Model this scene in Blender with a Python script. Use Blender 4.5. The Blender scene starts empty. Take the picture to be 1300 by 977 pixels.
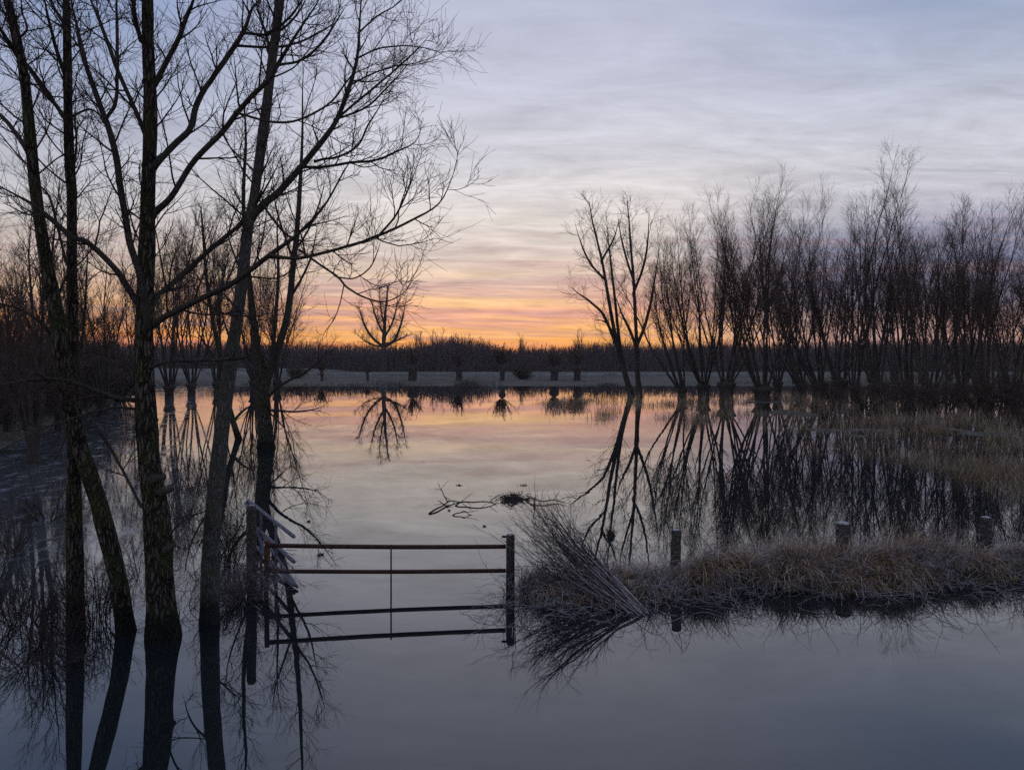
import bpy, math, random
import numpy as np

rng = np.random.default_rng(7)
scene = bpy.context.scene
COL = scene.collection
C = 3.0            # eye height above the flood water
F = 1010.0         # focal length in photo pixels
HY = 458.0         # horizon row
def P(px, py, Y):
    return np.array([(px - 650) / F * Y, Y, C - (py - HY) / F * Y])
def wl(py):        # distance of a point of the water surface seen on that row
    return C * F / (py - HY)
def lin(r, g, b):
    f = lambda c: ((c / 255 + 0.055) / 1.055) ** 2.4 if c > 10 else c / 255 / 12.92
    return (f(r), f(g), f(b), 1)

# ------------------------------------------------------------------ mesh building
def norm(v):
    return v / np.maximum(np.linalg.norm(v, axis=-1, keepdims=True), 1e-9)

class MB:
    def __init__(self):
        self.v, self.f, self.n = [], [], 0
    def raw(self, v, f):
        self.v.append(np.asarray(v, float)); self.f.append(np.asarray(f, np.int64) + self.n); self.n += len(v)
    def tubes(self, Pts, R, sides=5, lump=0.0, r=rng, ridge=0.0):
        """Pts (B,N,3) centre lines, R (B,N) radii"""
        Pts = np.asarray(Pts, float); R = np.asarray(R, float)
        if Pts.ndim == 2: Pts, R = Pts[None], R[None]
        B, N, _ = Pts.shape
        if B == 0: return self
        T = norm(np.gradient(Pts, axis=1))
        ov = norm(Pts[:, -1] - Pts[:, 0])
        ax = np.eye(3)[np.argmin(np.abs(ov), axis=1)]
        ref = norm(np.cross(ov, ax))[:, None, :]
        U = norm(ref - T * (ref * T).sum(-1, keepdims=True))
        V = np.cross(T, U)
        a = np.arange(sides) / sides * 2 * np.pi
        RR = np.repeat(R[:, :, None], sides, 2)
        if lump:
            t = np.linspace(0, 1, N)[None, :, None]; aa = a[None, None, :]
            m = np.zeros((B, N, sides))
            for k, (fa, ft) in enumerate([(2, 3), (3, 7), (5, 5), (1, 11), (4, 17), (7, 9)]):
                ph = r.uniform(0, 6.28, (B, 2, 1, 1))
                m += np.sin(aa * fa + ph[:, 0]) * np.sin(t * ft * 2 + ph[:, 1]) / (1 + 0.35 * k)
            RR = RR * (1 + lump * m)
            if ridge and sides > 40:      # long fissures that wander, split and close up along the stem
                w = np.zeros((B, N, sides))
                for k, (fa, ft, dr) in enumerate([(11, 5, 1.6), (14, 8, -1.3), (17, 11, 1.1), (23, 17, -.8)]):
                    ph = r.uniform(0, 6.28, 4)
                    w += np.sin(aa * fa + dr * np.sin(t * ft * 2 + ph[0]) + .9 * np.sin(t * ft * 5 + ph[1]) + ph[2]) * (.6 + .4 * np.sin(t * ft * 3.3 + aa * 2 + ph[3]))
                RR = RR * (1 + ridge * (np.abs(w) / 2.2 - .45))
                for _ in range(7):        # burrs and old knots
                    t0, a0 = r.uniform(.03, .8), r.uniform(0, 6.28); da = np.angle(np.exp(1j * (aa - a0)))
                    RR = RR * (1 + r.uniform(.06, .16) * np.exp(-((t - t0) / .012) ** 2 - (da / .45) ** 2))
        q = Pts[:, :, None, :] + RR[..., None] * (np.cos(a)[None, None, :, None] * U[:, :, None, :] + np.sin(a)[None, None, :, None] * V[:, :, None, :])
        i = np.arange(N - 1)[:, None]; j = np.arange(sides)[None, :]; j2 = (j + 1) % sides
        one = np.stack([i * sides + j, i * sides + j2, (i + 1) * sides + j2, (i + 1) * sides + j], -1).reshape(-1, 4)
        f = (one[None] + (np.arange(B) * N * sides)[:, None, None]).reshape(-1, 4)
        self.raw(q.reshape(-1, 3), f)
        return self
    def rod(self, a, b, r, sides=10, n=6, lump=0.0, r2=None):
        """a capped bar from a to b"""
        a = np.asarray(a, float); b = np.asarray(b, float); r2 = r if r2 is None else r2
        t = np.concatenate([[0, 0.0005], np.linspace(0.012, 0.988, n), [0.9995, 1]])
        R = r + (r2 - r) * t
        R[0] = R[-1] = 1e-4; R[1] *= .82; R[-2] *= .82
        return self.tubes(a + (b - a) * t[:, None], R, sides, lump)
    def blades(self, base, head, length, width, tilt, bend, n=5, r=rng):
        """curved grass ribbons"""
        M = len(base)
        h = np.stack([np.cos(head), np.sin(head), np.zeros(M)], 1)
        s = np.stack([-np.sin(head), np.cos(head), np.zeros(M)], 1)
        p = base.copy(); th = tilt.copy(); rows = []
        for k in range(n):
            w = width * (1 - (k / (n - 1)) ** 1.6 * .85) * .5
            rows.append(np.stack([p - s * w[:, None], p + s * w[:, None]], 1))
            d = h * np.sin(th)[:, None] + np.array([0, 0, 1.]) * np.cos(th)[:, None]
            d = d + r.normal(0, .13, (M, 3))
            p = p + d * (length / (n - 1))[:, None]; th = th + bend / (n - 1)
        v = np.stack(rows, 1).reshape(-1, 3)
        k = np.arange(n - 1)
        one = np.stack([2 * k, 2 * k + 1, 2 * k + 3, 2 * k + 2], -1)
        self.raw(v, (one[None] + (np.arange(M) * 2 * n)[:, None, None]).reshape(-1, 4))
        return self
    def build(self, name, mat, parent=None, smooth=True):
        v = np.concatenate(self.v); f = np.concatenate(self.f)
        if parent is not None: v = v - np.array(parent.location)
        me = bpy.data.meshes.new(name)
        me.vertices.add(len(v)); me.vertices.foreach_set('co', v.astype(np.float32).ravel())
        me.loops.add(f.size); me.loops.foreach_set('vertex_index', f.astype(np.int32).ravel())
        me.polygons.add(len(f)); me.polygons.foreach_set('loop_start', (np.arange(len(f)) * 4).astype(np.int32))
        me.polygons.foreach_set('use_smooth', np.full(len(f), smooth))
        me.materials.append(mat)
        me.update(calc_edges=True)
        o = bpy.data.objects.new(name, me); COL.objects.link(o)
        if parent is not None: o.parent = parent
        return o

def tag(o, label=None, cat=None, group=None, kind=None):
    if label: o['label'] = label
    if cat: o['category'] = cat
    if group: o['group'] = group
    if kind: o['kind'] = kind
    return o
def thing(name, label, cat, loc, group=None):
    o = bpy.data.objects.new(name, None); COL.objects.link(o); o.location = [float(c) for c in loc]
    o.empty_display_size = .2
    return tag(o, label, cat, group)

def spline(c, n):
    """Catmull-Rom through the rows of c, n samples"""
    c = np.asarray(c, float); m = len(c)
    e = np.concatenate([[2 * c[0] - c[1]], c, [2 * c[-1] - c[-2]]])
    t = np.linspace(0, m - 1 - 1e-6, n); i = t.astype(int); u = (t - i)[:, None]
    p0, p1, p2, p3 = e[i], e[i + 1], e[i + 2], e[i + 3]
    return .5 * (2 * p1 + (p2 - p0) * u + (2 * p0 - 5 * p1 + 4 * p2 - p3) * u ** 2 + (3 * p1 - p0 - 3 * p2 + p3) * u ** 3)

def grow(Pp, Rp, n, t0, t1, ang, L, npts, up, wig, rr, rtip, taper_len=.45, side=None, rmax=9, r=rng, rel=False):
    """n side shoots from every parent line; returns child lines and radii"""
    B, N, _ = Pp.shape
    if B == 0 or n == 0: return np.zeros((0, npts, 3)), np.zeros((0, npts))
    t = t0 + (t1 - t0) * (np.arange(n)[None, :] + r.uniform(0, 1, (B, n))) / n
    x = t * (N - 1); i = np.minimum(x.astype(int), N - 2); u = (x - i)[..., None]
    bi = np.arange(B)[:, None]
    p = Pp[bi, i] * (1 - u) + Pp[bi, i + 1] * u
    T = norm(Pp[bi, i + 1] - Pp[bi, i])
    rad = Rp[bi, i] * (1 - u[..., 0]) + Rp[bi, i + 1] * u[..., 0]
    p, T, rad, t = p.reshape(-1, 3), T.reshape(-1, 3), rad.ravel(), t.ravel()
    M = len(p)
    A = norm(np.cross(T, np.array([.31, .2, .93]))); Bv = np.cross(T, A)
    az = (np.arange(M) * 2.3999 + r.uniform(-.7, .7, M))
    w = A * np.cos(az)[:, None] + Bv * np.sin(az)[:, None]
    if side is not None: w = norm(w + np.asarray(side))
    th = np.radians(r.uniform(*ang, M))
    d = T * np.cos(th)[:, None] + w * np.sin(th)[:, None]
    ln = r.uniform(*L, M) * (1 - taper_len * (t - t0) / max(t1 - t0, 1e-6))
    if rel:
        al = np.linalg.norm(np.diff(Pp, axis=1), axis=2).sum(1); ln = ln * np.repeat(np.clip(al / np.median(al), .3, 1.3), n)
    out = [p]; seg = (ln / (npts - 1))[:, None]
    for k in range(npts - 1):
        d = norm(d + np.array([0, 0, up]) + r.normal(0, wig, (M, 3)))
        p = p + d * seg; out.append(p)
    r0 = np.clip(rad * rr, rtip, rmax)
    s = np.linspace(0, 1, npts)[None]
    R = r0[:, None] * (1 - s) ** .8 + rtip * s * .7 + rtip * .3
    return np.stack(out, 1), R

# ------------------------------------------------------------------ materials
def nodes(name):
    m = bpy.data.materials.new(name); m.use_nodes = True
    nt = m.node_tree; b = nt.nodes['Principled BSDF']
    return m, nt, b
def N(nt, kind, **kw):
    n = nt.nodes.new(kind)
    for k, v in kw.items():
        if k in n.inputs: n.inputs[k].default_value = v
        else: setattr(n, k, v)
    return n
def ramp(nt, fac, stops, interp='LINEAR'):
    n = nt.nodes.new('ShaderNodeValToRGB'); n.color_ramp.interpolation = interp
    e = n.color_ramp.elements
    while len(e) < len(stops): e.new(.5)
    for q, (p, c) in zip(e, stops):
        q.position = p; q.color = c if len(c) == 4 else (*c, 1)
    nt.links.new(fac, n.inputs[0]); return n.outputs[0]
def mth(nt, op, a, b=None, c=None, clamp=False):
    n = nt.nodes.new('ShaderNodeMath'); n.operation = op; n.use_clamp = clamp
    for i, x in enumerate((a, b, c)):
        if x is None: continue
        if isinstance(x, (int, float)): n.inputs[i].default_value = x
        else: nt.links.new(x, n.inputs[i])
    return n.outputs[0]
def mixc(nt, fac, a, b, blend='MIX'):
    n = nt.nodes.new('ShaderNodeMix'); n.data_type = 'RGBA'; n.blend_type = blend
    for s, x in ((0, fac), (6, a), (7, b)):
        if isinstance(x, (int, float)): n.inputs[s].default_value = x
        elif isinstance(x, tuple): n.inputs[s].default_value = x if len(x) == 4 else (*x, 1)
        else: nt.links.new(x, n.inputs[s])
    return n.outputs[2]
def noise(nt, vec, scale, detail=4, rough=.55, dist=0):
    n = N(nt, 'ShaderNodeTexNoise', Scale=scale, Detail=detail, Roughness=rough, Distortion=dist)
    nt.links.new(vec, n.inputs['Vector']); return n.outputs[0]
def mapping(nt, vec, scale=(1, 1, 1), rot=(0, 0, 0), loc=(0, 0, 0)):
    n = nt.nodes.new('ShaderNodeMapping'); n.inputs['Scale'].default_value = scale
    n.inputs['Rotation'].default_value = rot; n.inputs['Location'].default_value = loc
    nt.links.new(vec, n.inputs[0]); return n.outputs[0]
def pos(nt):
    return nt.nodes.new('ShaderNodeNewGeometry').outputs['Position']
def frost_mask(nt, lo, hi, scale=30):
    """rime lies on what faces up"""
    g = nt.nodes.new('ShaderNodeNewGeometry')
    s = nt.nodes.new('ShaderNodeSeparateXYZ'); nt.links.new(g.outputs['Normal'], s.inputs[0])
    n = noise(nt, g.outputs['Position'], scale, 3)
    v = mth(nt, 'ADD', s.outputs[2], mth(nt, 'MULTIPLY', mth(nt, 'SUBTRACT', n, .5), 1.1))
    m = N(nt, 'ShaderNodeMapRange'); m.inputs[1].default_value = lo; m.inputs[2].default_value = hi
    nt.links.new(v, m.inputs[0]); return m.outputs[0]

FROST = (.6, .59, .63)
def bark_mat(name, dark, light, moss=None, wet=True, bump=.9, frost=None, sc=1.0):
    m, nt, b = nodes(name)
    p = pos(nt)
    st = mapping(nt, p, (1, 1, .16))
    n1 = noise(nt, st, 46 * sc, 5, .62, .6)
    n2 = noise(nt, p, 5 * sc, 4)
    n3 = noise(nt, p, 90 * sc, 2)
    vo = N(nt, 'ShaderNodeTexVoronoi', Scale=44 * sc, feature='DISTANCE_TO_EDGE')
    wv = nt.nodes.new('ShaderNodeVectorMath'); wv.operation = 'ADD'; nz = N(nt, 'ShaderNodeTexNoise', Scale=9 * sc, Detail=3); nt.links.new(p, nz.inputs['Vector'])
    sc_ = nt.nodes.new('ShaderNodeVectorMath'); sc_.operation = 'SCALE'; sc_.inputs[3].default_value = .07 / sc; nt.links.new(nz.outputs['Color'], sc_.inputs[0])
    nt.links.new(p, wv.inputs[0]); nt.links.new(sc_.outputs[0], wv.inputs[1])
    nt.links.new(mapping(nt, wv.outputs[0], (1, 1, .17)), vo.inputs['Vector'])
    plate = mth(nt, 'MULTIPLY', vo.outputs['Distance'], 4.5, clamp=True)
    h = mth(nt, 'ADD', mth(nt, 'MULTIPLY', n1, .55), mth(nt, 'MULTIPLY', plate, .5))
    col = ramp(nt, h, [(.3, dark), (.55, tuple(.35 * q + .65 * w_ for q, w_ in zip(light, dark))), (.78, light)])
    col = mixc(nt, mth(nt, 'MULTIPLY', n3, .35), col, dark)
    if moss:
        mk = ramp(nt, n2, [(.44, (0, 0, 0)), (.6, (1, 1, 1))])
        col = mixc(nt, mth(nt, 'MULTIPLY', mk, .75), col, moss)
    if wet:   # the splash zone just above the flood level is soaked
        z = nt.nodes.new('ShaderNodeSeparateXYZ'); nt.links.new(p, z.inputs[0])
        w = N(nt, 'ShaderNodeMapRange'); nt.links.new(mth(nt, 'ADD', z.outputs[2], mth(nt, 'MULTIPLY', n2, -.25)), w.inputs[0])
        w.inputs[1].default_value = .08; w.inputs[2].default_value = .24; w.inputs[3].default_value = .9; w.inputs[4].default_value = 0
        col = mixc(nt, w.outputs[0], col, (.012, .012, .01))
    if frost:
        col = mixc(nt, mth(nt, 'MULTIPLY', frost_mask(nt, frost[0], frost[1]), frost[2]), col, FROST)
    nt.links.new(col, b.inputs['Base Color'])
    b.inputs['Roughness'].default_value = .88
    b.inputs['Specular IOR Level'].default_value = .25
    bp = N(nt, 'ShaderNodeBump', Strength=bump, Distance=.06 / sc); nt.links.new(h, bp.inputs['Height'])
    nt.links.new(bp.outputs[0], b.inputs['Normal'])
    return m
BARK = bark_mat('furrowed_bark', (.012, .011, .009), (.17, .15, .12), (.075, .088, .03), bump=1.0, sc=.6)
BARK_SMOOTH = bark_mat('grey_bark', (.045, .045, .045), (.16, .16, .16), (.07, .08, .05), bump=.5)
LIMB = bark_mat('limb_bark', (.025, .021, .02), (.1, .09, .085), (.05, .055, .035), wet=False, bump=.4, frost=(.95, 1.5, .5))
def plain(name, c1, c2, scale, rough=.85, frost=None, bump=0):
    m, nt, b = nodes(name)
    p = pos(nt)
    col = ramp(nt, noise(nt, p, scale, 4), [(.3, c1), (.7, c2)])
    if frost: col = mixc(nt, mth(nt, 'MULTIPLY', frost_mask(nt, frost[0], frost[1]), frost[2]), col, FROST)
    nt.links.new(col, b.inputs['Base Color']); b.inputs['Roughness'].default_value = rough
    b.inputs['Specular IOR Level'].default_value = .25
    if bump:
        bp = N(nt, 'ShaderNodeBump', Strength=bump, Distance=.01); nt.links.new(noise(nt, p, scale * 3, 4), bp.inputs['Height'])
        nt.links.new(bp.outputs[0], b.inputs['Normal'])
    return m
TWIG = plain('twig_bark', (.03, .02, .018), (.07, .048, .042), 4)
FARBARK = plain('willow_bark', (.03, .026, .023), (.075, .066, .058), 2.2, bump=.6)
FARTWIG = plain('willow_twigs', (.06, .042, .034), (.13, .09, .07), .6)
WOODTWIG = plain('wood_twigs', (.07, .052, .055), (.13, .095, .095), .08)
POST = bark_mat('weathered_post', (.03, .027, .025), (.19, .175, .16), None, wet=True, bump=.6, frost=(.6, .9, .95), sc=1.6)
RAILM = plain('rusty_iron', (.03, .017, .014), (.1, .045, .032), 22, .7, bump=.3)
RUST = plain('orange_rust', (.07, .026, .015), (.19, .075, .04), 30, .8, bump=.4)
FROSTED = plain('frosted_iron', (.07, .07, .085), (.24, .25, .33), 26, .75, bump=.5)
CUT = plain('sawn_wood', (.2, .1, .055), (.4, .22, .13), 30)
FROSTSTEM = plain('rimed_stems', (.07, .045, .042), (.17, .125, .12), 12, frost=(.4, .95, .85))
MUDDY = plain('sodden_litter', (.012, .011, .01), (.05, .045, .04), 18, .8, bump=.6)

def grass_mat(name, stops, frost, fs=2.2):
    m, nt, b = nodes(name)
    g = nt.nodes.new('ShaderNodeNewGeometry')
    col = ramp(nt, g.outputs['Random Per Island'], stops)
    n = noise(nt, g.outputs['Position'], fs, 4)
    fk = ramp(nt, n, [(frost[0], (0, 0, 0)), (frost[1], (1, 1, 1))])
    rnd = mth(nt, 'FRACT', mth(nt, 'MULTIPLY', g.outputs['Random Per Island'], 37.7))
    col = mixc(nt, mth(nt, 'MULTIPLY', mth(nt, 'MULTIPLY', fk, rnd), frost[2]), col, FROST)
    n2 = noise(nt, g.outputs['Position'], fs * .45, 3)
    col = mixc(nt, mth(nt, 'MULTIPLY', ramp(nt, n2, [(.5, (0, 0, 0)), (.62, (1, 1, 1))]), .55), col, mixc(nt, g.outputs['Random Per Island'], (.09, .04, .02), (.34, .19, .08)))
    nt.links.new(col, b.inputs['Base Color']); b.inputs['Roughness'].default_value = .8
    b.inputs['Specular IOR Level'].default_value = .15
    return m
GRASS = grass_mat('dead_grass', [(0, (.045, .026, .016)), (.35, (.23, .14, .075)), (.7, (.56, .39, .24)), (1, (.85, .68, .5))], (.4, .58, .9))
SEDGE = grass_mat('flooded_sedge', [(0, (.05, .038, .022)), (.5, (.24, .18, .1)), (1, (.55, .43, .28))], (.47, .66, .5), .5)

# ground
GROUND, nt, b = nodes('meadow_ground')
p = pos(nt)
n1 = noise(nt, p, .35, 6, .65); n2 = noise(nt, mapping(nt, p, (1, .35, 1)), 2.2, 5, .65)
c = ramp(nt, n2, [(.3, (.03, .028, .022)), (.7, (.1, .09, .065))])
fr = ramp(nt, mth(nt, 'ADD', mth(nt, 'MULTIPLY', n1, .6), mth(nt, 'MULTIPLY', n2, .5)), [(.46, (0, 0, 0)), (.62, (1, 1, 1))])
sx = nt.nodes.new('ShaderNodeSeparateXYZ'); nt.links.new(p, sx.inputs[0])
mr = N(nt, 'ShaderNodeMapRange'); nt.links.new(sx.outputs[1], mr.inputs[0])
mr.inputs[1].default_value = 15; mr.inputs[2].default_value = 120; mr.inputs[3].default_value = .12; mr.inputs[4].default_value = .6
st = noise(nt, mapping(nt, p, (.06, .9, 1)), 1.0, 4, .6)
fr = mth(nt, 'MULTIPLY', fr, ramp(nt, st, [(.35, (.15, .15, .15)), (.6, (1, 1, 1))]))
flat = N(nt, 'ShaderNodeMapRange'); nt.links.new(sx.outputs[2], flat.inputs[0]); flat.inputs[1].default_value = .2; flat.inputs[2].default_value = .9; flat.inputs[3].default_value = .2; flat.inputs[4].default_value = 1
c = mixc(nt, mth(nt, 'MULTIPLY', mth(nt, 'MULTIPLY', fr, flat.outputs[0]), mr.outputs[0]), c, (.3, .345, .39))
nt.links.new(c, b.inputs['Base Color']); b.inputs['Roughness'].default_value = .95
bp = N(nt, 'ShaderNodeBump', Strength=.8, Distance=.12); nt.links.new(n2, bp.inputs['Height']); nt.links.new(bp.outputs[0], b.inputs['Normal'])

# water: turbid body under a mirror surface, with a skin of ice in places
WATER, nt, b = nodes('flood_water')
p = pos(nt)
b.inputs['IOR'].default_value = 1.82
rp = mth(nt, 'ADD', noise(nt, mapping(nt, p, (1, .5, 1), (0, 0, .3)), .9, 3, .5), mth(nt, 'MULTIPLY', noise(nt, p, .13, 2), 2.5))
bp = N(nt, 'ShaderNodeBump', Strength=.1, Distance=.02); nt.links.new(rp, bp.inputs['Height'])
nt.links.new(bp.outputs[0], b.inputs['Normal'])
sx = nt.nodes.new('ShaderNodeSeparateXYZ'); nt.links.new(p, sx.inputs[0])
big = noise(nt, p, .22, 4, .6)
shore = N(nt, 'ShaderNodeMapRange'); nt.links.new(mth(nt, 'ADD', sx.outputs[0], mth(nt, 'MULTIPLY', sx.outputs[1], .35)), shore.inputs[0])
shore.inputs[1].default_value = -3.0; shore.inputs[2].default_value = -.2; shore.inputs[3].default_value = 1; shore.inputs[4].default_value = 0
ice = mth(nt, 'MULTIPLY', shore.outputs[0], ramp(nt, big, [(.3, (0, 0, 0)), (.42, (1, 1, 1))]))
fl = noise(nt, mapping(nt, p, (1, .5, 1), (0, 0, .5)), 1.7, 5, .62, 1.2)
near = N(nt, 'ShaderNodeMapRange'); nt.links.new(sx.outputs[1], near.inputs[0]); near.inputs[1].default_value = 9.6; near.inputs[2].default_value = 13.5
ice = mth(nt, 'MULTIPLY', ice, near.outputs[0])
flake = mth(nt, 'MULTIPLY', ice, ramp(nt, fl, [(.52, (0, 0, 0)), (.66, (1, 1, 1))]))
wc = mixc(nt, mth(nt, 'MULTIPLY', ice, .45), (.011, .016, .019), (.16, .185, .205))
nt.links.new(mixc(nt, mth(nt, 'MULTIPLY', flake, .5), wc, (.3, .36, .44)), b.inputs['Base Color'])
nt.links.new(mth(nt, 'ADD', mth(nt, 'MULTIPLY', ice, .05), mth(nt, 'MULTIPLY', flake, .22)), b.inputs['Roughness'])

# ------------------------------------------------------------------ sky and light
SUN_EL, SUN_AZ = math.radians(.7), math.radians(2.0)
w = bpy.data.worlds.new('World'); scene.world = w; w.use_nodes = True
nt = w.node_tree; bg = nt.nodes['Background']
tc = nt.nodes.new('ShaderNodeTexCoord'); d = tc.outputs['Generated']
s = nt.nodes.new('ShaderNodeSeparateXYZ'); nt.links.new(d, s.inputs[0])
X, Y, Z = s.outputs
az = mth(nt, 'MULTIPLY', mth(nt, 'ARCTAN2', X, Y), 180 / math.pi)
z = mth(nt, 'ABSOLUTE', Z)
def sm(v, a, b_):
    n = N(nt, 'ShaderNodeMapRange', interpolation_type='SMOOTHSTEP'); nt.links.new(v, n.inputs[0])
    n.inputs[1].default_value = a; n.inputs[2].default_value = b_; return n.outputs[0]
# thin cloud sheet seen in perspective
den = mth(nt, 'ADD', z, .10)
cv = nt.nodes.new('ShaderNodeCombineXYZ')
nt.links.new(mth(nt, 'DIVIDE', X, den), cv.inputs[0]); nt.links.new(mth(nt, 'DIVIDE', Y, den), cv.inputs[1])
cl1 = noise(nt, mapping(nt, cv.outputs[0], (.55, 1.5, 1), (0, 0, .25)), 1.6, 6, .58, .35)
cl2 = noise(nt, mapping(nt, cv.outputs[0], (.95, 2.1, 1), (0, 0, -.42), (4, 2, 0)), 1.7, 8, .62, 1.1)
cl3 = noise(nt, mapping(nt, cv.outputs[0], (1.1, 3.0, 1), (0, 0, -.3), (1, 7, 0)), 5.5, 6, .6, .8)
cl2 = mth(nt, 'ADD', mth(nt, 'MULTIPLY', cl2, .7), mth(nt, 'MULTIPLY', cl3, .3))
hb = nt.nodes.new('ShaderNodeCombineXYZ')      # flat bars of cloud low over the horizon
nt.links.new(mth(nt, 'MULTIPLY', az, .045), hb.inputs[0])
nt.links.new(mth(nt, 'ADD', mth(nt, 'MULTIPLY', z, 62), mth(nt, 'MULTIPLY', az, .03)), hb.inputs[1])
bars = noise(nt, hb.outputs[0], 1.25, 6, .62, .4)
zz = mth(nt, 'ADD', z, mth(nt, 'MULTIPLY', mth(nt, 'SUBTRACT', cl1, .5), .05))
zz = mth(nt, 'MAXIMUM', zz, 0)
u = mth(nt, 'DIVIDE', zz, .6, clamp=True)
def sk(stops): return ramp(nt, u, [(q / .6, lin(*c)) for q, c in stops])
cC = sk([(0, (255, 120, 44)), (.02, (255, 166, 62)), (.035, (255, 187, 112)), (.055, (243, 174, 144)), (.068, (236, 176, 152)), (.08, (226, 184, 162)),
         (.105, (224, 200, 182)), (.135, (216, 204, 196)), (.175, (222, 215, 211)), (.25, (206, 206, 215)), (.33, (193, 195, 212)), (.41, (184, 188, 209)), (.6, (150, 156, 178))])
cR = sk([(0, (150, 112, 112)), (.025, (214, 164, 138)), (.045, (196, 160, 150)), (.065, (136, 130, 152)), (.1, (118, 122, 152)),
         (.135, (140, 143, 168)), (.17, (186, 185, 197)), (.23, (196, 197, 208)), (.30, (178, 184, 203)), (.35, (160, 172, 197)), (.385, (136, 154, 187)), (.6, (132, 142, 168))])
cL = sk([(0, (250, 105, 26)), (.03, (255, 152, 58)), (.055, (238, 174, 116)), (.1, (208, 188, 170)), (.17, (198, 196, 200)), (.3, (160, 170, 197)), (.42, (124, 145, 186)), (.6, (132, 142, 168))])
hi = sm(z, .13, .24)
wr = mth(nt, 'ADD', mth(nt, 'MULTIPLY', sm(az, 7, 21), mth(nt, 'SUBTRACT', 1, hi)), mth(nt, 'MULTIPLY', sm(az, 8, 34), hi))
col = mixc(nt, wr, cC, cR)
col = mixc(nt, sm(az, -6, -30), col, cL)
# lit and unlit bars
low = mth(nt, 'MULTIPLY', sm(z, .19, .09), sm(z, .0, .03))
col = mixc(nt, mth(nt, 'MULTIPLY', mth(nt, 'MULTIPLY', low, ramp(nt, bars, [(.47, (0, 0, 0)), (.62, (1, 1, 1))])), .68), col, lin(182, 148, 150))
glow = mth(nt, 'MULTIPLY', sm(z, .13, .05), mth(nt, 'MULTIPLY', sm(az, 24, 2), sm(az, -34, -8)))
col = mixc(nt, mth(nt, 'MULTIPLY', mth(nt, 'MULTIPLY', glow, ramp(nt, bars, [(.36, (1, 1, 1)), (.5, (0, 0, 0))])), .75), col, lin(255, 208, 138))
gain = mth(nt, 'ADD', 1, mth(nt, 'MULTIPLY', mth(nt, 'SUBTRACT', cl2, .5), mth(nt, 'ADD', .5, mth(nt, 'MULTIPLY', sm(z, .42, .1), .95))))
gn = nt.nodes.new('ShaderNodeCombineXYZ')
for i in range(3): nt.links.new(gain, gn.inputs[i])
col = mixc(nt, 1.0, col, gn.outputs[0], 'MULTIPLY')
sky = nt.nodes.new('ShaderNodeTexSky'); sky.sky_type = 'NISHITA'; sky.sun_disc = False
sky.sun_elevation = SUN_EL; sky.sun_rotation = SUN_AZ
skc = mixc(nt, 1.0, sky.outputs[0], (.1, .1, .1), 'MULTIPLY')
col = mixc(nt, .06, col, skc)      # clear air shows a little through the sheet
nt.links.new(col, bg.inputs[0]); bg.inputs[1].default_value = 1.12
w.cycles.sampling_method = 'MANUAL'; w.cycles.sample_map_resolution = 1024

L = bpy.data.lights.new('sun', 'SUN'); L.energy = .25; L.angle = math.radians(.6); L.color = (1, .62, .34)
so = bpy.data.objects.new('sun', L); COL.objects.link(so)
so.rotation_euler = (math.pi / 2 - SUN_EL, 0, math.pi - SUN_AZ)   # shining from the horizon ahead towards the camera
so.location = (0, 50, 60)

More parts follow.
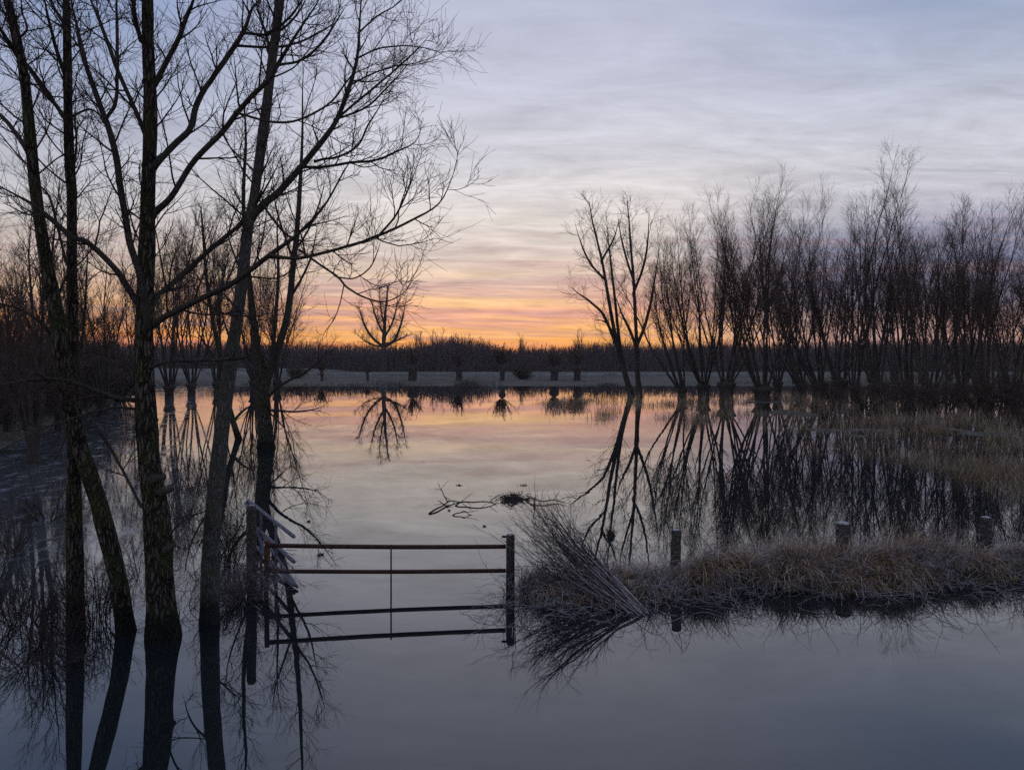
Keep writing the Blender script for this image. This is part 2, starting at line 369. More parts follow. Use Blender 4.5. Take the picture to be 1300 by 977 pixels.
# ------------------------------------------------------------------ ground and water
def sst(a, b_, x):
    t = np.clip((x - a) / (b_ - a), 0, 1); return t * t * (3 - 2 * t)
_ph = rng.uniform(0, 6.28, (24, 2)); _fr = rng.normal(0, 1, (24, 2))
def wob(x, y, f):
    o = np.zeros_like(x)
    for k in range(24): o += np.sin(x * _fr[k, 0] * f + y * _fr[k, 1] * f + _ph[k, 0])
    return o / 5.0
LEFT_Y = np.array([0, 14, 21, 30, 45, 60, 72, 96, 130]); LEFT_X = np.array([-16, -14.6, -14.2, -17, -23, -28.5, -33, -40, -44])
def bank_line(x): return 9.95 + .225 * np.clip(x, -1, 30) + .2 * np.sin(x * .6) + .09 * np.sin(x * 2.1 + 1) + .06 * np.sin(x * 4.7)
def height(x, y):
    h = np.full_like(x, -.6)
    e = 94 + 1.6 * wob(x, y * 0, .06)
    far = .66 * sst(e - 6, e + 3, y) + .1 * sst(105, 128, y) + .78 * sst(131, 139, y) - .95 * sst(141, 152, y)
    h = h + far + .025 * wob(x, y, .3) * sst(e, e + 10, y)
    lx = np.interp(y, LEFT_Y, LEFT_X)
    left = sst(1.0, -3.0, x - lx) * 1.0 + .5 * sst(-3, -14, x - lx)
    h = np.maximum(h, -.6 + left + .06 * wob(x, y, .5) * left)
    # drowned meadow beside the far willows: low swells that break the surface
    m = sst(-.2, 1, (x - .22 * y + 3) / 9) * sst(17, 24, y) * sst(88, 70, y)
    m = np.maximum(m, sst(.35, .5, x / np.maximum(y, 1)) * sst(16, 19, y) * sst(88, 70, y))
    sw = -.10 + .13 * wob(x, y, .42) - .14 * sst(.62, .2, x / np.maximum(y, 1))
    h = np.maximum(h, -.6 + m * (.6 + np.minimum(sw, .03) - .03 + .05 * wob(x, y, 1.9)))
    # low spit
    yl = 25.5 - 1.5 * (x - 10)
    sp = np.exp(-((y - np.clip(yl, 19.8, 26)) / 1.1) ** 2) * sst(9.4, 11.5, x + .3 * np.sin(y))
    h = np.maximum(h, -.6 + sp * (.59 + .07 * wob(x, y, 2.1)))
    # the bank with the fence
    dd = (y - bank_line(x)) / (.74 + .16 * np.sin(x * 1.7) + .08 * np.sin(x * 5.1) + .025 * np.clip(x, 0, 8))
    bk = np.exp(-np.abs(dd) ** 3) * sst(-.35, .35, x)
    h = np.maximum(h, -.6 + bk * (.70 + .034 * np.clip(x - 1.2, 0, 3.8) + .035 * np.sin(x * 5 + y * 3)))
    # dike on which the photographer stands
    h = np.maximum(h, -.6 + 2.0 * sst(4.2, .4, y))
    return h
def axis(parts):
    return np.unique(np.concatenate([np.linspace(a, b_, n) for a, b_, n in parts]).round(4))
ax = axis([(-700, -260, 14), (-260, -45, 60), (-45, -5, 90), (-5, 16, 200), (16, 60, 110), (60, 260, 60), (260, 700, 14)])
ay = axis([(-300, -5, 10), (-5, 8, 30), (8, 14, 90), (14, 30, 90), (30, 90, 110), (90, 150, 110), (150, 400, 30), (400, 900, 14)])
gx, gy = np.meshgrid(ax, ay); gz = height(gx, gy)
nx, ny = len(ax), len(ay)
i, j = np.meshgrid(np.arange(nx - 1), np.arange(ny - 1)); q = (j * nx + i).ravel()
g = MB(); g.raw(np.stack([gx, gy, gz], -1).reshape(-1, 3), np.stack([q, q + 1, q + nx + 1, q + nx], -1))
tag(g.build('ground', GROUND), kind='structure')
g = MB(); g.raw([(-695, -295, 0), (695, -295, 0), (695, 138, 0), (-695, 138, 0)], [(0, 1, 2, 3)])
tag(g.build('water', WATER), kind='structure')

# ------------------------------------------------------------------ trees
def tree_near(label, base, trunk, limbs, n_per_m=5.2, seed=1, name='bare_tree', mat=BARK, Y0=None, upper_shoots=26, lean=0, stubs=(), Lsc=1.0, tw=1.4):
    """trunk: (px,py,width) rows; limbs: ([(px,py,width)...], Y start, Y end)"""
    r = np.random.default_rng(seed)
    root = thing(name, label, 'tree', (base[0], base[1], 0))
    tr = np.array(trunk, float); k = np.linspace(0, 1, len(tr))
    Yt = Y0 + lean * k
    pts = np.array([P(a[0], a[1], y) for a, y in zip(tr, Yt)]); rad = tr[:, 2] / 2 / F * Yt * .94
    foot = pts[0] + (pts[0] - pts[1]) * (.75 / max(pts[1][2] - pts[0][2], .2)); foot[2] = -.7
    pts = np.concatenate([[foot], pts]); rad = np.concatenate([[rad[0] * 1.15], rad])
    NR = 260 if Y0 < 12 else 90
    cr = spline(np.column_stack([pts, rad]), NR)
    cr[:, 3] *= 1 + .035 * np.sin(np.linspace(0, 40, NR) + r.uniform(0, 6)) + .02 * np.sin(np.linspace(0, 95, NR) + r.uniform(0, 6))
    if Y0 < 12: cr[:, 3] *= 1 + .12 * np.exp(-np.maximum(cr[:, 2] + .05, 0) / .22)
    MB().tubes(cr[:, :3], cr[:, 3], 72 if Y0 < 12 else 22, .03, r, ridge=.09 if mat is BARK and Y0 < 12 else .02).build('trunk', mat, root)
    crown = MB(); lines = []
    for lp, ya, yb in limbs:
        lp = np.array(lp, float); kk = np.linspace(0, 1, len(lp)); yy = ya + (yb - ya) * kk
        q = np.column_stack([np.array([P(a[0], a[1], y) for a, y in zip(lp, yy)]), lp[:, 2] / 2 / F * yy])
        n = max(12, len(lp) * 4)
        q = spline(q, n); q[:, 3] = np.maximum(q[:, 3], .0016)
        amp = .006 * Lsc
        q[1:-1, :3] += np.cumsum(r.normal(0, amp * .35, (n - 2, 3)), 0) * np.hanning(n - 2)[:, None]
        # first rings sink into what carries the limb
        q[0, :3] = q[0, :3] - (q[1, :3] - q[0, :3]) * .3
        dt = np.linalg.norm(cr[:, :3] - q[0, :3], axis=1); it = int(dt.argmin())
        if dt[it] < cr[it, 3] * 1.7 + .02:
            lo = cr[max(it - max(2, NR // 90), 0)]
            mid = .5 * lo[:3] + .5 * q[0, :3] + np.array([0, 0, -.15 * lo[3]])
            q = np.concatenate([[[*lo[:3], q[0, 3] * 1.25]], [[*mid, q[0, 3] * 1.3]], q]); n += 2
            q[2, 3] *= 1.15
        else: q[0, 3] *= 1.2
        q[:, 3] *= np.clip((1 - np.linspace(0, 1, n)) / .35, .12, 1) ** .7
        MB().tubes(q[:, :3], q[:, 3], 9, .03, r).build('limb', LIMB if q[0, 3] > .014 else TWIG, root)
        ln = np.linalg.norm(np.diff(q[:, :3], axis=0), axis=1).sum()
        lines.append((spline(q, 24), ln))
    up = cr[int(len(cr) * .45):]
    if upper_shoots: lines.append((spline(up, 24), upper_shoots / n_per_m))
    for q, ln in lines:
        n = max(5, int(ln * n_per_m)); ls = Lsc * min(1, .45 + ln / Lsc / 5)
        a, ar = grow(q[None, :, :3], q[None, :, 3], n, .16, .99, (32, 68), (.3 * ls, 1.1 * ls), 9, .075, .1, .5, .0016 * tw, .58, rmax=.011 * max(1, tw * .4), r=r)
        crown.tubes(a, ar, 4)
        b_, br = grow(a, ar, 5, .15, .97, (22, 54), (.18 * ls, .58 * ls), 7, .05, .13, .6, .0012 * tw, .55, rmax=.0035 * tw, r=r, rel=True)
        crown.tubes(b_, br, 3)
        c_, cr_ = grow(b_, br, 3, .2, .95, (18, 50), (.12 * Lsc, .4 * Lsc), 5, .03, .12, .7, .001 * tw, .4, rmax=.002 * tw, r=r, rel=True)
        crown.tubes(c_, cr_, 3)
    crown.build('crown', TWIG, root)
    for (px, py, wd, dx) in stubs:
        s0 = P(px, py, Y0 - .02); rr = wd / 2 / F * Y0
        v = np.array([dx, -1, .15]); v = v / np.linalg.norm(v)
        st = MB().rod(s0 + np.array([0, .12, 0]), s0 - np.array([0, .14, 0]) + v * .06, rr, 12, 4, .04).build('cut_stub', LIMB, root)
        e = s0 - np.array([0, .14, 0]) + v * .062
        MB().rod(e - v * .01, e + v * .006, rr * .86, 12, 3).build('sawn_face', CUT, st)
    return root

tree_near('slanting ridged trunk in front of the thin straight trunk, its foot bent over the flood', P(160, 801, 8.83),
    [(160, 801, 25), (149, 729, 23), (126, 641, 22), (99, 560, 21), (82, 490, 21), (72, 400, 18), (58, 330, 16), (45, 240, 14), (39, 180, 13.5), (31, 100, 12), (21, 50, 11), (9, 0, 10), (-25, -110, 7), (-40, -220, 3)],
    [([(66, 425, 5), (50, 408, 4), (25, 393, 3.5), (0, 386, 3), (-40, 375, 2)], 8.83, 8.5),
     ([(34, 190, 6), (20, 170, 5.5), (0, 146, 5), (-30, 120, 4)], 8.83, 9.4),
     ([(30, 85, 5), (15, 60, 4.5), (0, 35, 4), (-25, 5, 3)], 8.85, 8.3),
     ([(30, 78, 5), (45, 95, 4), (60, 115, 4), (72, 135, 4), (80, 142, 3)], 8.83, 8.95),
     ([(25, 48, 3.5), (34, 38, 3), (32, 25, 2.5), (27, 10, 2), (30, -30, 1.5)], 8.83, 9.3),
     ([(70, 385, 3), (85, 350, 2.5), (105, 330, 2), (130, 300, 1.5)], 8.83, 8.4)], seed=11, Y0=8.83, lean=-.3)
tree_near('thin straight dark trunk standing behind the slanting ridged one', P(96, 803, 9.05),
    [(96, 803, 22), (95, 700, 20), (94, 600, 18), (95, 490, 15.5), (93, 440, 14), (91, 350, 13), (91, 250, 13), (88, 200, 12.5), (86, 100, 11), (84, 0, 9), (80, -110, 6), (84, -220, 3)],
    [([(82, 150, 5), (70, 133, 5), (50, 108, 4.5), (33, 82, 4), (15, 55, 3), (-10, 30, 2)], 9.05, 9.5),
     ([(84, 100, 5), (74, 70, 4.5), (66, 40, 4), (57, 0, 3), (50, -40, 2)], 9.05, 8.6),
     ([(83, 330, 3.5), (76, 300, 3.2), (66, 260, 3), (58, 243, 2.5), (40, 225, 2)], 9.05, 9.5),
     ([(92, 148, 3), (108, 140, 2.8), (118, 141, 2.5), (132, 152, 2), (140, 160, 1.4)], 9.05, 8.8),
     ([(94, 215, 3), (97, 180, 2.6), (95, 150, 2), (97, 90, 1.5)], 9.05, 9.1),
     ([(84, 35, 4), (72, 15, 3.5), (60, -10, 3), (50, -40, 2)], 9.05, 9.5),
     ([(98, 458, 4), (103, 440, 3), (108, 400, 2.6), (112, 320, 2), (113, 280, 1.4)], 9.05, 9.4)], seed=12, Y0=9.05, mat=BARK)
tree_near('thickest mossy trunk with sawn branch stubs, between the slanting trunk and the grey one', P(208, 808, 8.66),
    [(208, 808, 42), (204, 750, 37), (199, 660, 33), (190, 590, 29), (185, 510, 25), (183, 430, 23), (186, 340, 21), (188, 250, 19), (191, 150, 17), (188, 60, 15.5), (187, 0, 14), (184, -110, 10), (190, -240, 4)],
    [([(177, 388, 9), (160, 362, 8), (145, 340, 7.5), (112, 308, 7), (90, 299, 6.5), (62, 276, 6), (40, 259, 5.5), (10, 242, 4.5), (-40, 215, 3)], 8.66, 8.0),
     ([(188, 408, 10), (178, 350, 9), (165, 310, 8.5), (158, 270, 8), (153, 240, 8), (148, 200, 8), (138, 165, 7.5), (125, 130, 7), (113, 95, 6.5), (103, 65, 6), (97, 30, 5.5), (90, 0, 5), (84, -60, 3)], 8.6, 8.2),
     ([(135, 150, 4.5), (147, 130, 4.5), (150, 90, 4), (149, 40, 4), (148, 0, 3.5), (150, -60, 2)], 8.3, 8.0),
     ([(186, 175, 6), (174, 145, 5.5), (150, 90, 5), (133, 45, 4.5), (115, 0, 4), (100, -40, 3)], 8.66, 9.2),
     ([(178, 50, 5), (172, 25, 5), (168, 0, 4.5), (160, -50, 3)], 8.66, 8.4),
     ([(200, 206, 8), (222, 183, 8), (241, 164, 7.5), (248, 135, 7.5), (257, 115, 7), (270, 95, 6.5), (290, 66, 6.5), (308, 38, 6), (318, 13, 5.5), (330, -2, 5), (350, -40, 3.5)], 8.66, 9.6),
     ([(198, 268, 9), (218, 249, 8), (246, 205, 7.5), (282, 169, 7), (303, 143, 6.5), (323, 120, 6), (344, 100, 6), (359, 74, 5.5), (379, 41, 5), (405, 0, 4), (420, -40, 3)], 8.66, 8.1),
     ([(201, 99, 7), (218, 66, 6.5), (229, 46, 6), (239, 20, 5.5), (246, 0, 5), (256, -45, 3)], 8.66, 8.3),
     ([(192, 392, 7), (200, 375, 7), (213, 365, 6.5), (239, 342, 6.5), (267, 317, 6), (308, 281, 5.5), (323, 262, 5), (345, 225, 4), (362, 188, 3)], 8.66, 9.7),
     ([(188, 418, 9), (206, 404, 8.5), (231, 391, 8), (257, 378, 7.5), (290, 363, 7), (315, 347, 6.5), (344, 324, 6), (374, 302, 5), (411, 263, 4.5), (440, 212, 4), (459, 188, 3)], 8.66, 7.9),
     ([(344, 324, 4.5), (376, 328, 4.5), (415, 320, 4), (455, 309, 3.8), (480, 300, 3.5), (521, 281, 3), (558, 258, 2.4), (577, 217, 1.6), (582, 190, 1)], 8.1, 7.5),
     ([(381, 318, 3), (405, 335, 3), (429, 352, 2.8), (440, 366, 2.6), (460, 378, 2.4), (484, 383, 2), (505, 376, 1.8), (520, 362, 1.5), (535, 327, 1)], 8.0, 7.6),
     ([(430, 352, 2), (450, 353, 1.9), (470, 340, 1.7), (480, 318, 1.4), (484, 300, 1)], 7.85, 7.6),
     ([(480, 300, 3), (503, 272, 2.6), (520, 235, 2), (531, 205, 1.4)], 7.75, 7.9),
     ([(357, 82, 3.5), (380, 77, 3.2), (405, 56, 3), (426, 28, 2.6), (444, 0, 2)], 8.2, 7.8),
     ([(300, 143, 3), (345, 155, 3), (380, 152, 2.8), (418, 130, 2.6), (444, 97, 2.2), (470, 84, 1.8), (500, 68, 1.3)], 8.35, 8.0),
     ([(308, 42, 4), (340, 44, 3.5), (362, 35, 3), (382, 12, 2.6), (395, -20, 2)], 9.3, 9.0),
     ([(298, 58, 3.5), (345, 60, 3.2), (380, 54, 2.8), (410, 40, 2.2), (440, 18, 1.5)], 9.2, 9.6),
     ([(172, 508, 6.5), (144, 504, 6), (114, 493, 5.5), (80, 482, 5), (48, 481, 4.5), (27, 484, 4), (-5, 490, 3.5), (-45, 500, 2)], 8.66, 7.9),
     ([(60, 480, 2.5), (45, 473, 2.4), (30, 486, 2.2), (24, 513, 2), (19, 550, 1.4)], 8.1, 7.8),
     ([(172, 519, 3.5), (144, 517, 3.2), (114, 524, 3), (88, 532, 2.8), (53, 545, 2.4), (0, 571, 2), (-30, 590, 1.2)], 8.66, 7.6),
     ([(192, 466, 4), (213, 459, 4), (244, 458, 3.6), (282, 457, 3.4), (303, 455, 3), (323, 449, 2.6), (333, 438, 1.8)], 8.6, 8.2),
     ([(178, 640, 4), (160, 605, 3.4), (140, 570, 3), (118, 535, 2.4), (105, 515, 1.6)], 8.66, 9.6),
     ([(205, 700, 3), (222, 670, 2.4), (245, 655, 2), (262, 640, 1.4)], 8.6, 8.0)],
    seed=13, Y0=8.66, stubs=[(200, 607, 11, .1), (210, 622, 10, .6), (214, 694, 8, .7)], upper_shoots=30)
tree_near('smooth grey trunk rising beside the rusty gate, tilted towards open water', P(266, 790, 9.13),
    [(266, 790, 24), (268, 700, 24), (272, 640, 21.5), (280, 560, 21), (287, 500, 19.5), (296, 440, 17), (306, 370, 15.5), (315, 290, 14), (324, 240, 12.5), (335, 160, 13), (345, 80, 12), (355, 0, 10.5), (365, -110, 7), (372, -230, 3)],
    [([(322, 272, 10), (340, 255, 9.5), (352, 246, 9), (382, 212, 8), (413, 174, 7), (431, 146, 6), (444, 110, 5.5), (454, 72, 4.5), (457, 28, 4), (460, -10, 3), (470, -60, 2)], 9.13, 9.8),
     ([(431, 148, 3.2), (464, 120, 3), (492, 97, 2.5), (523, 69, 2), (550, 40, 1.3)], 9.5, 9.2),
     ([(425, 152, 3), (450, 143, 2.8), (470, 133, 2.6), (490, 112, 2.2), (513, 87, 1.7), (540, 55, 1)], 9.5, 9.9),
     ([(383, 212, 4), (411, 212, 3.6), (446, 207, 3.4), (477, 205, 3), (503, 194, 2.5), (528, 179, 2), (538, 150, 1.4)], 9.4, 8.9),
     ([(400, 205, 3.5), (411, 202, 3.4), (431, 199, 3), (454, 184, 2.8), (467, 158, 2.4), (482, 135, 2), (491, 112, 1.4)], 9.45, 9.9),
     ([(445, 108, 2.5), (470, 95, 2), (500, 84, 1.7), (530, 80, 1.3), (575, 62, .9)], 9.7, 9.4),
     ([(457, 40, 2.2), (480, 20, 2), (505, 5, 1.5), (530, -20, 1)], 9.75, 9.5),
     ([(452, 75, 2.5), (480, 62, 2.2), (510, 58, 1.7), (545, 62, 1.2), (572, 75, .8)], 9.7, 10.1),
     ([(345, 75, 4), (338, 45, 3.6), (330, 20, 3), (320, -20, 2)], 9.13, 9.6),
     ([(340, 42, 3.6), (360, 30, 3.2), (378, 10, 2.8), (395, -20, 2)], 9.13, 8.7),
     ([(330, 255, 3), (352, 285, 2.8), (370, 300, 2.4), (392, 306, 2), (420, 300, 1.3)], 9.13, 8.6),
     ([(303, 400, 3), (290, 380, 2.6), (272, 370, 2), (250, 372, 1.4)], 9.13, 9.8),
     ([(270, 640, 3.4), (255, 665, 2.8), (240, 700, 2.2), (232, 740, 1.4)], 9.1, 8.6),
     ([(263, 730, 2.6), (285, 700, 2.2), (300, 675, 1.6), (312, 655, 1)], 9.1, 9.6)],
    seed=14, Y0=9.13, mat=BARK_SMOOTH, upper_shoots=30)
tree_near('forked tree with two slim stems standing in water beyond the frosted gate leaf', P(338, 569, 27.3),
    [(338, 569, 22), (336, 535, 19), (333, 500, 19), (333, 480, 17), (327, 445, 11), (321, 400, 9), (316, 350, 7), (311, 300, 6), (309, 245, 5), (312, 180, 3.5), (310, 130, 2)],
    [([(333, 500, 14), (341, 475, 11), (350, 450, 9.5), (364, 400, 8.5), (372, 330, 7.5), (377, 280, 6.5), (380, 230, 5.5), (383, 170, 4.5), (384, 110, 3), (387, 70, 2)], 27.3, 27.8),
     ([(340, 485, 7), (346, 450, 6), (350, 400, 5), (354, 350, 4), (352, 290, 3), (356, 240, 2)], 27.3, 26.5),
     ([(334, 490, 6), (322, 470, 5), (300, 445, 4), (285, 410, 3), (275, 370, 2)], 27.3, 28.3),
     ([(340, 505, 4), (352, 492, 3.6), (372, 480, 3.2), (392, 470, 2.8), (412, 450, 2.2), (430, 425, 1.4)], 27.3, 26.2),
     ([(338, 520, 3), (352, 521, 2.8), (375, 523, 2.4), (398, 520, 2), (412, 514, 1.2)], 27.3, 26.6),
     ([(368, 380, 3.4), (384, 350, 3), (396, 320, 2.4), (404, 280, 1.6)], 27.6, 27),
     ([(374, 320, 3), (392, 290, 2.6), (406, 255, 2), (415, 220, 1.4)], 27.6, 28.4),
     ([(372, 330, 3), (360, 295, 2.6), (350, 260, 2), (345, 215, 1.4)], 27.6, 28.2),
     ([(318, 370, 3), (302, 335, 2.6), (290, 300, 2), (285, 260, 1.4)], 27.4, 26.8),
     ([(342, 523, 2.4), (356, 538, 2), (368, 552, 1.4)], 27.2, 26.8)],
    seed=15, Y0=27.3, tw=2.8, n_per_m=2.2, Lsc=2.0, upper_shoots=24)

# ---- many-stemmed willows
def willow(label, px, py, top, n, spread, lean=(0, 0), r0=.13, stump=(1.1, .45), seed=1, group=None, dens=1.0, name='pollard_willow', tipf=1.0, Yover=None, z0=0, thick=1.0, tmat=FARTWIG):
    r = np.random.default_rng(seed)
    Yd = Yover or wl(py); b0 = P(px, py, Yd); b0[2] = z0
    H = (HY - top) / F * Yd + C - z0
    root = thing(name, label, 'tree', b0, group)
    sh, sr = stump
    k = np.linspace(0, 1, 9)
    line = np.column_stack([b0[0] + lean[0] * .12 * k * sh, b0[1] + 0 * k, z0 - .6 + (sh + .6) * k])
    rad = sr * (1.05 - .3 * k + .5 * np.exp(-((k - .86) / .14) ** 2)); rad[-1] *= .55
    line = np.concatenate([line, line[-1:] + [[0, 0, .08]]]); rad = np.concatenate([rad, [.01]])
    MB().tubes(line, rad, 14, .07, r).build('trunk', FARBARK, root)
    top_c = line[-2]
    S, SR = [], []
    for i in range(n):
        a = 2 * math.pi * (i + r.uniform(-.3, .3)) / n + .4
        out = math.radians(r.uniform(.25, 1) * spread)
        ln = H * r.uniform(.52, 1.0) - sh * .8
        if i == 0: ln = H - sh * .8; out *= .4
        d = np.array([math.cos(a) * math.sin(out), math.sin(a) * math.sin(out), math.cos(out)]) + np.array([lean[0], lean[1], 0])
        d = d / np.linalg.norm(d)
        p0 = top_c + np.array([math.cos(a), math.sin(a), 0]) * sr * .55 + np.array([0, 0, -.3 * r.uniform(.5, 2)])
        pts = [p0]; m = 16
        for q in range(m - 1):
            d = d + np.array([-lean[0] * .02, -lean[1] * .02, .045]) + r.normal(0, .045, 3); d /= np.linalg.norm(d)
            pts.append(pts[-1] + d * ln / (m - 1))
        pts = np.array(pts); zt = pts[:, 2]
        f_ = min(1.0, (H + z0 - p0[2]) / max(zt.max() - p0[2], .1)); pts = p0 + (pts - p0) * f_
        rs = r0 * r.uniform(.7, 1.15)
        R = rs * (1 - np.linspace(0, 1, m)) ** .85 + .009 * thick
        S.append(pts); SR.append(R)
        MB().tubes(pts, R, 7, .05, r).build('stem', FARBARK, root)
    S, SR = np.array(S), np.array(SR)
    cr = MB()
    nb = int(11 * dens)
    a, ar = grow(S, SR, nb, .3, .98, (13, 34), (.12 * H, .3 * H), 9, .05, .06, .5, .010 * thick, .6, rmax=.05, r=r)
    cr.tubes(a, ar, 4)
    b_, br = grow(a, ar, int(7 * dens), .15, .97, (16, 40), (.05 * H, .125 * H), 6, .05, .07, .7, .0065 * thick, .35, rmax=.014, r=r)
    cr.tubes(b_, br, 3)
    c_, c_r = grow(b_, br, int(4 * tipf), .2, .95, (18, 45), (.025 * H, .055 * H), 4, .04, .08, .8, .005 * thick, .3, rmax=.008, r=r)
    cr.tubes(c_, c_r, 3)
    cr.build('crown', tmat, root)
    return root

G_R = 'bare willows in the flooded row across the water'
# the two slim ones that lead the row
tree_near('slim willow leaning out over open water, first of the far row', P(802, 502, wl(502)),
    [(802, 502, 9.5), (795, 480, 7), (785, 445, 5.8), (778, 410, 5), (771, 370, 4.2), (765, 335, 3.5), (758, 305, 2.8), (752, 280, 2), (748, 256, 1)],
    [([(798, 490, 5.5), (790, 455, 4.6), (785, 420, 4), (781, 380, 3.4), (776, 335, 2.8), (772, 300, 2), (769, 262, 1)], 69, 69.6),
     ([(788, 455, 4.5), (777, 425, 4), (766, 400, 3.5), (750, 384, 3), (735, 373, 2.4), (722, 362, 1.5)], 69, 67.5),
     ([(768, 355, 3), (750, 335, 2.6), (738, 310, 2), (729, 280, 1.2)], 69, 70),
     ([(764, 330, 2.6), (778, 305, 2.2), (786, 280, 1.4)], 69, 68),
     ([(782, 430, 3), (770, 410, 2.4), (755, 405, 1.6)], 69, 70)],
    seed=31, name='willow_tree', Y0=69, tw=4.6, n_per_m=1.3, Lsc=3.2, upper_shoots=20, mat=FARBARK)
tree_near('slim upright willow standing second in the far row, close beside the leaning one', P(812, 503, 67.5),
    [(812, 503, 9), (809, 470, 6.4), (808, 430, 5.2), (806, 390, 4.5), (804, 350, 3.8), (801, 315, 3), (799, 285, 2), (796, 255, 1)],
    [([(809, 445, 4), (800, 420, 3.4), (790, 400, 2.8), (780, 372, 2)], 67.5, 66.5),
     ([(808, 440, 4.5), (818, 415, 4), (826, 385, 3.4), (832, 350, 2.6), (838, 310, 1.6)], 67.5, 68.5),
     ([(805, 370, 3.4), (816, 340, 3), (822, 305, 2.4), (824, 270, 1.4)], 67.5, 66.8),
     ([(804, 355, 3), (794, 325, 2.6), (788, 300, 2), (784, 270, 1.2)], 67.5, 68.3)],
    seed=32, name='willow_tree', Y0=67.5, tw=4.6, n_per_m=1.3, Lsc=3.2, upper_shoots=20, mat=FARBARK)
RW = [  # px, waterline, top, stems, spread, lean, label
    (866, 506, 288, 5, 20, (-.34, 0), 'low-forked willow sweeping outwards, third from the open-water end of the far row'),
    (893, 505, 262, 8, 26, (-.08, 0), 'willow on a broad bulging stump, fourth from the open-water end of the row'),
    (922, 507, 252, 8, 28, (.06, .1), 'fan-shaped willow with many splayed stems, fifth from the open-water end'),
    (968, 508, 226, 9, 20, (-.05, 0), 'tall upright willow sixth from the open-water end, thick clustered trunks'),
    (987, 502, 240, 6, 22, (.05, .1), 'willow close behind the tall clustered one, seventh from the open-water end'),
    (1018, 499, 300, 5, 20, (-.22, 0), 'small stump willow with thin stems bent towards open water, eighth in row'),
    (1040, 504, 292, 7, 20, (-.2, 0), 'stout stump willow with straight slanting stems, ninth along the far row'),
    (1067, 502, 262, 7, 20, (-.14, .1), 'willow with slanting stems right before the tallest tree, tenth along the row'),
    (1086, 505, 192, 5, 12, (0, 0), 'tallest willow of the far row, its thin crown above all the others'),
    (1112, 508, 262, 7, 24, (.02, 0), 'bushy willow just past the tallest one, dense stems from the ground'),
    (1153, 508, 232, 6, 14, (.02, 0), 'narrow willow with a pointed crown beyond the tallest one'),
    (1180, 514, 268, 7, 22, (0, 0), 'dense willow between the narrow pointed one and the domed tall one'),
    (1222, 512, 248, 8, 16, (.02, 0), 'tall domed willow near the tan grass, dark clustered stems'),
    (1252, 518, 262, 7, 22, (.05, 0), 'dark spreading willow just past the tall domed one, beside tan grass'),
    (1290, 516, 280, 7, 20, (0, 0), 'last dark willow before the frame edge in the far row'),
    (1345, 522, 270, 7, 22, (0, 0), 'willow past the frame edge at the end of the far row'),
]
for k, (px, py, top, n, sp, ln, lab) in enumerate(RW):
    ln = (ln[0] + (.09, -.05, .03, -.1, .07, 0, -.06)[k % 7], ln[1])
    willow(lab, px, py, top, int(n * (1.45 if k < 7 else 1.25)), sp + (7 if k < 7 else 4), ln, r0=.085, thick=.6, stump=(1.0 + (k * 37 % 5) * .13, .4 + (k * 53 % 4) * .09), seed=100 + k, group=G_R, dens=1.08, tipf=1.3)
BW = [(1010, 484, 330), (1060, 484, 318), (1105, 485, 322), (1135, 484, 300), (1170, 485, 312), (1205, 485, 298), (1240, 485, 320), (1275, 486, 310)]
BL = ['hazy willow deep behind the gap between eighth and ninth row willows', 'hazy willow deep behind the slanting tenth willow', 'hazy willow deep behind the bushy one past the tallest',
      'hazy willow deep behind, between the bushy and the narrow pointed ones', 'hazy willow deep behind the narrow pointed one', 'hazy willow deep behind the domed tall one, to its open-water side',
      'hazy willow deep behind the domed tall one and the spreading one', 'hazy willow deep behind the last dark one at the frame edge']
for k, ((px, py, top), lab) in enumerate(zip(BW, BL)):
    willow(lab, px, py, top, 6, 26, (0, 0), r0=.13, seed=140 + k, group='willows in the second row behind', Yover=100 + 3 * (k % 3), z0=.05, thick=1.4)

# scrub under the willows
def shrub(label, base, n, H, spread, seed, name='bare_shrub', tm=FARTWIG, sm_=FARBARK, r0=.02, group=None, droop=.0, tip=.005, nb=7, nt_=4, z0=None, cat='shrub'):
    r = np.random.default_rng(seed)
    b0 = np.array([base[0], base[1], 0.0 if z0 is None else z0])
    root = thing(name, label, cat, b0, group)
    a = r.uniform(0, 6.283, n); o = np.radians(r.uniform(.1, 1, n) * spread)
    d = np.stack([np.cos(a) * np.sin(o), np.sin(a) * np.sin(o), np.cos(o)], 1)
    p = b0 + np.stack([np.cos(a), np.sin(a), np.zeros(n)], 1) * r.uniform(0, .14 * H, n)[:, None]; p[:, 2] -= .15
    ln = H * r.uniform(.5, 1.05, n); pts = [p]
    for k in range(8):
        d = norm(d + np.array([0, 0, -droop]) + r.normal(0, .07, (n, 3))); p = p + d * (ln / 8)[:, None]; pts.append(p)
    S = np.stack(pts, 1); R = r0 * r.uniform(.5, 1.1, (n, 1)) * (1 - np.linspace(0, 1, 9)[None]) ** .8 + tip
    MB().tubes(S, R, 5, 0, r).build('stems', sm_, root)
    cr = MB()
    a_, ar = grow(S, R, nb, .15, .98, (20, 50), (.2 * H, .45 * H), 6, .02 - droop * .5, .1, .6, tip * .8, .4, rmax=r0 * .5, r=r)
    cr.tubes(a_, ar, 3)
    b_, br = grow(a_, ar, nt_, .2, .95, (20, 50), (.08 * H, .2 * H), 4, .02, .1, .7, tip * .6, .3, rmax=r0 * .3, r=r)
    cr.tubes(b_, br, 3)
    cr.build('crown', tm, root)
    return root
